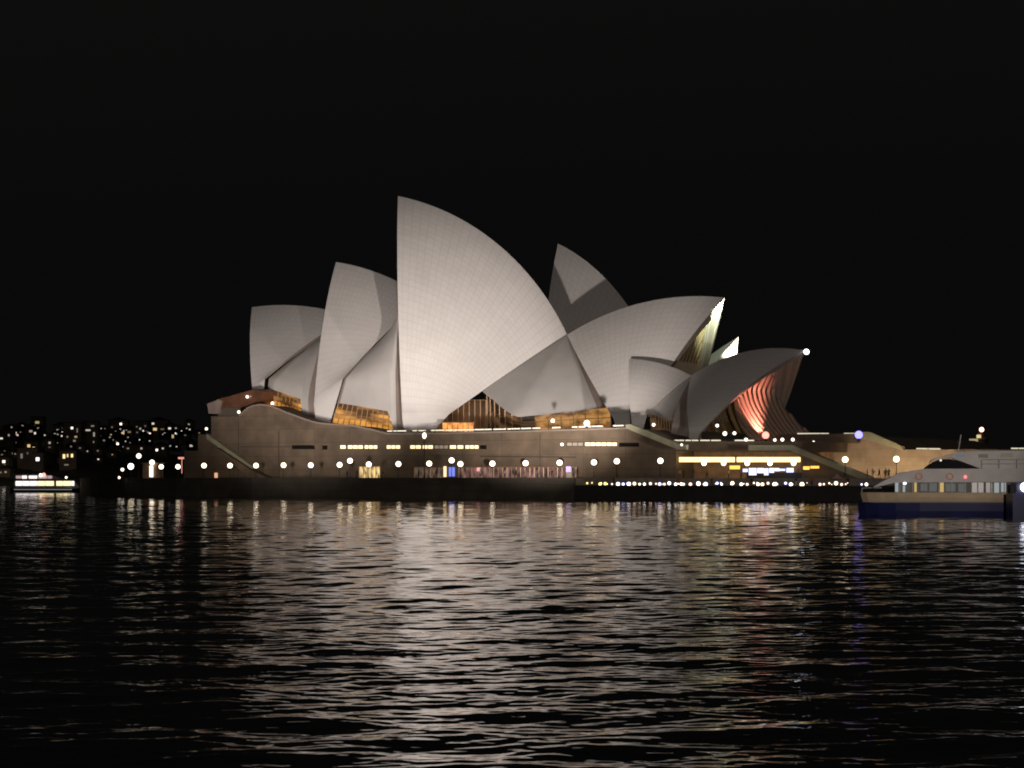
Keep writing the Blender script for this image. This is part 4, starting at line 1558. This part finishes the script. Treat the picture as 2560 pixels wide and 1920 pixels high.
# ------------------------------------------------------------------ far shore buildings with their lit windows, and the light tower
LW = {}


def lit(c, e):
    k = (c, e)
    if k not in LW:
        rgb = {'w': (1.0, 0.90, 0.78), 'y': (1.0, 0.74, 0.34), 'b': (0.72, 0.78, 1.0), 'p': (1.0, 0.70, 0.62)}[c]
        LW[k] = mat('lit_far_window', (0.5, 0.5, 0.5), 0.3, emit=rgb, estr=e)
    return LW[k]


FARW = mat('dark_house_wall', (0.16, 0.13, 0.10), 0.9, noise=0.3, nscale=0.15)
ROOF = mat('dark_house_roof', (0.035, 0.022, 0.018), 0.9)
B_ = [  # label detail, roof kind, windows (x, y, w, h, colour, brightness)
    ('hilltop house with one round white window at the shore far end', 'g', [(14.5, 1078, 8, 9, 'w', 1.5)]),
    ('low block with a long white lit window, below the round white window', 'f', [(3, 1096, 12, 6, 'w', .9), (22, 1088, 6, 8, 'p', .35)]),
    ('house with one wide dim window on the ridge, next to the white-windowed one', 'g', [(48.5, 1076, 10, 6, 'w', .22)]),
    ('house with a pinkish window below the wide dim one', 'g', [(42, 1088, 12, 8, 'p', .7)]),
    ('small house with a single greyish white window below the pinkish one', 'g', [(35.5, 1101, 8, 8, 'w', .5)]),
    ('tall narrow tower block with pale yellow light at its top, above the small ferry', 'f', [(93, 1056, 15, 9, 'y', .4), (88, 1065, 7, 7, 'y', .35)]),
    ('ridge house with two white windows at the foot of the tower block', 'g', [(77, 1078, 12, 8, 'p', .35), (87.5, 1083, 7, 8, 'w', .9)]),
    ('house with a square yellow window and a smaller one beside it', 'g', [(72, 1115, 11, 12, 'y', .75), (84, 1120, 9, 9, 'y', .8)]),
    ('wide ridge house with two slanting greyish lights', 'g', [(145, 1075, 11, 6, 'w', .32), (157, 1071, 9, 6, 'w', .24)]),
    ('apartment tower with a bright point of light high on its edge', 'f', [(180, 1070, 8, 8, 'w', 2.0), (193, 1076, 5, 16, 'w', .14), (189.5, 1092, 10, 7, 'y', .4), (186, 1102, 9, 7, 'w', .2), (168.5, 1092, 6, 6, 'w', .2)]),
    ('wide dark apartment block with lights round its top corner', 'f', [(220, 1075.5, 18, 6, 'w', .5), (231.5, 1065, 12, 5, 'w', .2), (235, 1086, 6, 16, 'w', .32), (234, 1105, 5, 7, 'w', .16)]),
    ('small hillside house with one faint window below the slanting lights', 'g', [(124, 1107, 8, 8, 'w', .4), (124, 1118, 9, 5, 'w', .08)]),
    ('waterside house with a glowing yellow triple window', 'g', [(160, 1141, 9, 16, 'y', 1.4), (169, 1139, 6, 12, 'y', .9), (180, 1139, 8, 13, 'y', 1.4), (166, 1162, 16, 5, 'w', .16)]),
    ('waterside shed with a bluish white glaring lamp', 'f', [(94, 1148, 13, 13, 'b', 2.2)]),
    ('old block with one tall dim window above the small ferry stern', 'f', [(54, 1140, 8, 18, 'w', .16), (69, 1133, 6, 8, 'w', .08), (83, 1134, 7, 6, 'w', .1)]),
    ('house with a bright warm window low down behind the small ferry', 'g', [(9.5, 1154, 11, 10, 'w', 1.6), (12, 1163, 7, 7, 'y', .2)]),
    ('boathouse with faint lights just above the small ferry bow', 'g', [(14, 1180, 8, 6, 'w', .25), (2, 1181, 6, 6, 'w', .15)]),
    ('ridge house with a bright white window over a yellowish one', 'g', [(302, 1060, 8, 8, 'w', 2.0), (307, 1083, 11, 8, 'y', .75), (280, 1068, 7, 6, 'w', .1)]),
    ('villa with one bright white window and a long dim strip', 'g', [(294, 1109.5, 8, 8, 'w', 2.2), (275, 1094, 7, 7, 'w', .3), (292, 1099, 18, 3, 'p', .16)]),
    ('plain house with one very faint window below the wide dark block', 'g', [(244.5, 1127, 7, 6, 'w', .12)]),
    ('plain house with one faint window between the villa and the wide dark block', 'g', [(260, 1101, 8, 6, 'w', .16)]),
    ('low cottage with a faint flat window below the apartment tower', 'g', [(200, 1120, 8, 5, 'w', .13)]),
    ('low house with a dim yellow window beside the yellowish one', 'g', [(323, 1080, 12, 7, 'y', .18)]),
    ('cluster-like terrace of five faint small windows on the ridge', 'f', [(351, 1072, 7, 7, 'w', .5), (342, 1067, 6, 5, 'w', .14), (363, 1065, 7, 6, 'w', .09), (343, 1081, 7, 5, 'w', .1), (367, 1078, 8, 5, 'w', .09)]),
    ('ridge house with a pale light above a golden window', 'g', [(382.5, 1059, 9, 7, 'w', .8), (387.5, 1073, 14, 10, 'y', .75), (406, 1073, 14, 5, 'y', .12)]),
    ('house with one clear white window next to the golden one', 'g', [(424, 1071, 10, 7, 'w', .9)]),
    ('house with a ragged warm light on the slope below the clear white window', 'g', [(432, 1091, 8, 13, 'y', .5)]),
    ('ridge house with one dim window near the stone podium', 'g', [(472, 1061, 7, 6, 'w', .3)]),
    ('slope house with a white light low against the stepped wall', 'g', [(477, 1114, 9, 9, 'w', .5)]),
    ('slope house with two faint windows above the promenade tip', 'g', [(320, 1121, 8, 5, 'w', .2), (353.5, 1121, 7, 7, 'w', .4)]),
    ('slope house with a bright white window above the white kiosk', 'g', [(392, 1125, 8, 8, 'w', 2.2), (407, 1121, 7, 6, 'w', .6)]),
    ('faint house on the slope just beyond the ragged warm light', 'g', [(463, 1088, 8, 6, 'w', .08)]),
]
for i, (lab, rk, wins) in enumerate(B_):
    x0 = min(w[0] - w[2] / 2 for w in wins) - 7
    x1 = max(w[0] + w[2] / 2 for w in wins) + 7
    ytop = min(w[1] - w[3] / 2 for w in wins) - (5 if rk == 'g' else 9)
    ybot = max(w[1] + w[3] / 2 for w in wins) + (9 if rk == 'g' else 20)
    Y = 1500.0
    while Y < 1905:                                    # walk up the slope to where this height meets the ground
        X = ((x0 + x1) / 2 - CX) / F * Y
        if np.interp(Y, (1480, 1520, 1620, 1750, 1900), (-0.12, 0.1, 0.42, 0.75, 1.0)) * ridge_h(X) >= zat(ybot, Y):
            break
        Y += 6
    A, D = at(x0, ybot, Y), at(x1, ytop, Y)
    z0 = A.z - 4.5
    t = thing('house' if rk == 'g' else 'apartment_block', ((A.x + D.x) / 2, Y, z0), lab, 'house' if rk == 'g' else 'apartment block')
    w_ = MB()
    w_.prism([(A.x, Y, z0), (D.x, Y, z0), (D.x, Y, D.z), (A.x, Y, D.z)], (0, 12, 0))
    w_.build('wall', FARW, t)
    r_ = MB()
    if rk == 'g':
        xm = (A.x + D.x) / 2
        r_.prism([(A.x - .5, Y - .6, D.z), (D.x + .5, Y - .6, D.z), (xm, Y - .6, D.z + min(3.0, (D.x - A.x) * .3))], (0, 13.2, 0))
    else:
        r_.prism([(A.x - .3, Y - .3, D.z), (D.x + .3, Y - .3, D.z), (D.x + .3, Y - .3, D.z + .5), (A.x - .3, Y - .3, D.z + .5)], (0, 12.6, 0))
    r_.build('roof', ROOF, t)
    for (wx, wy, ww, wh_, c, e) in wins:
        p = at(wx, wy, Y)
        s_ = Y / F
        w_ = MB()
        w_.box((p.x, Y - 0.06, p.z), (ww * s_ * .66, 0.12, wh_ * s_ * .66))
        w_.build('window', lit(c, e), t)
hr = random.Random(21)
for i in range(110):
    px = hr.uniform(2, 500)
    py = 1062 + 95 * hr.random() ** 1.4 + (8 if px > 230 else 0)
    if px > 300 and py > 1120 or py > 1150:
        continue
    Y = 1500.0
    while Y < 1905:
        X = (px - CX) / F * Y
        if np.interp(Y, (1480, 1520, 1620, 1750, 1900), (-0.12, 0.1, 0.42, 0.75, 1.0)) * ridge_h(X) >= zat(py + 8, Y):
            break
        Y += 6
    p = at(px, py, Y)
    wd = hr.uniform(2.6, 4.5)
    t = thing('house', (p.x, Y, p.z - 4.5), 'far dark house with a single tiny faint window on the wooded slope', 'house', 'far houses with one tiny window')
    w_ = MB()
    w_.box((p.x, Y + 3, p.z - 1.5), (wd * 2, 6, 5.6))
    w_.build('wall', FARW, t)
    r_ = MB()
    r_.prism([(p.x - wd - .4, Y - .4, p.z + 1.3), (p.x + wd + .4, Y - .4, p.z + 1.3), (p.x, Y - .4, p.z + 1.3 + wd * .5)], (0, 6.8, 0))
    r_.build('roof', ROOF, t)
    w_ = MB()
    w_.box((p.x + hr.uniform(-1, 1), Y - 0.06, p.z), (hr.uniform(0.8, 1.5), 0.12, hr.uniform(0.8, 1.3)))
    w_.build('window', lit(hr.choice('wwwyp'), hr.choice((0.2, 0.35, 0.6, 1.2))), t)
tw = at(2450, 1197, 900)
tower = thing('light_tower', (tw.x, tw.y, 0), 'far dark tower with a red lamp above two yellow lights, beyond the stairs', 'tower')
b = MB()
b.lathe((tw.x, tw.y, 0), [(4.2, 0), (3.6, 12), (3.2, 19.5), (3.8, 20), (3.8, 20.6), (1.4, 21), (1.2, 23)], 16)
b.build('shaft', FARW, tower)
b = MB()
b.ball(at(2454, 1074, 896), 1.0)
b.build('red_lamp', mat('red_white_beacon', (0.9, 0.5, 0.4), 0.3, emit=(1.0, 0.50, 0.38), estr=4.0), tower, smooth=True)
for px, py, w, h in ((2447, 1091, 11, 8), (2434, 1101, 22, 8)):
    b = MB()
    p = at(px, py, 894)
    b.lathe((p.x, p.y, p.z - h / 2 * 894 / F), [(w / 2 * 894 / F, 0), (w / 2 * 894 / F, h * 894 / F)], 14)
    b.build('gallery_light', mat('yellow_gallery_light', (0.8, 0.7, 0.3), 0.3, emit=(1.0, 0.82, 0.42), estr=0.75 if w < 15 else 0.35), tower)

# washers without fixtures, added in front of the sandy south wall to brighten it
for px, e in ((2030, 350), (2110, 750), (2190, 900), (2270, 1500), (2345, 1700)):
    q = SB.xy(px, -7.0)
    spot('wall_washer', (q.x, q.y, PROM_Z + 1.2), (q.x + SB.n.x * 7, q.y + SB.n.y * 7, PROM_Z + 3.2), e * 0.8, (1.0, 0.74, 0.44), 150, 0.6, 0.4)
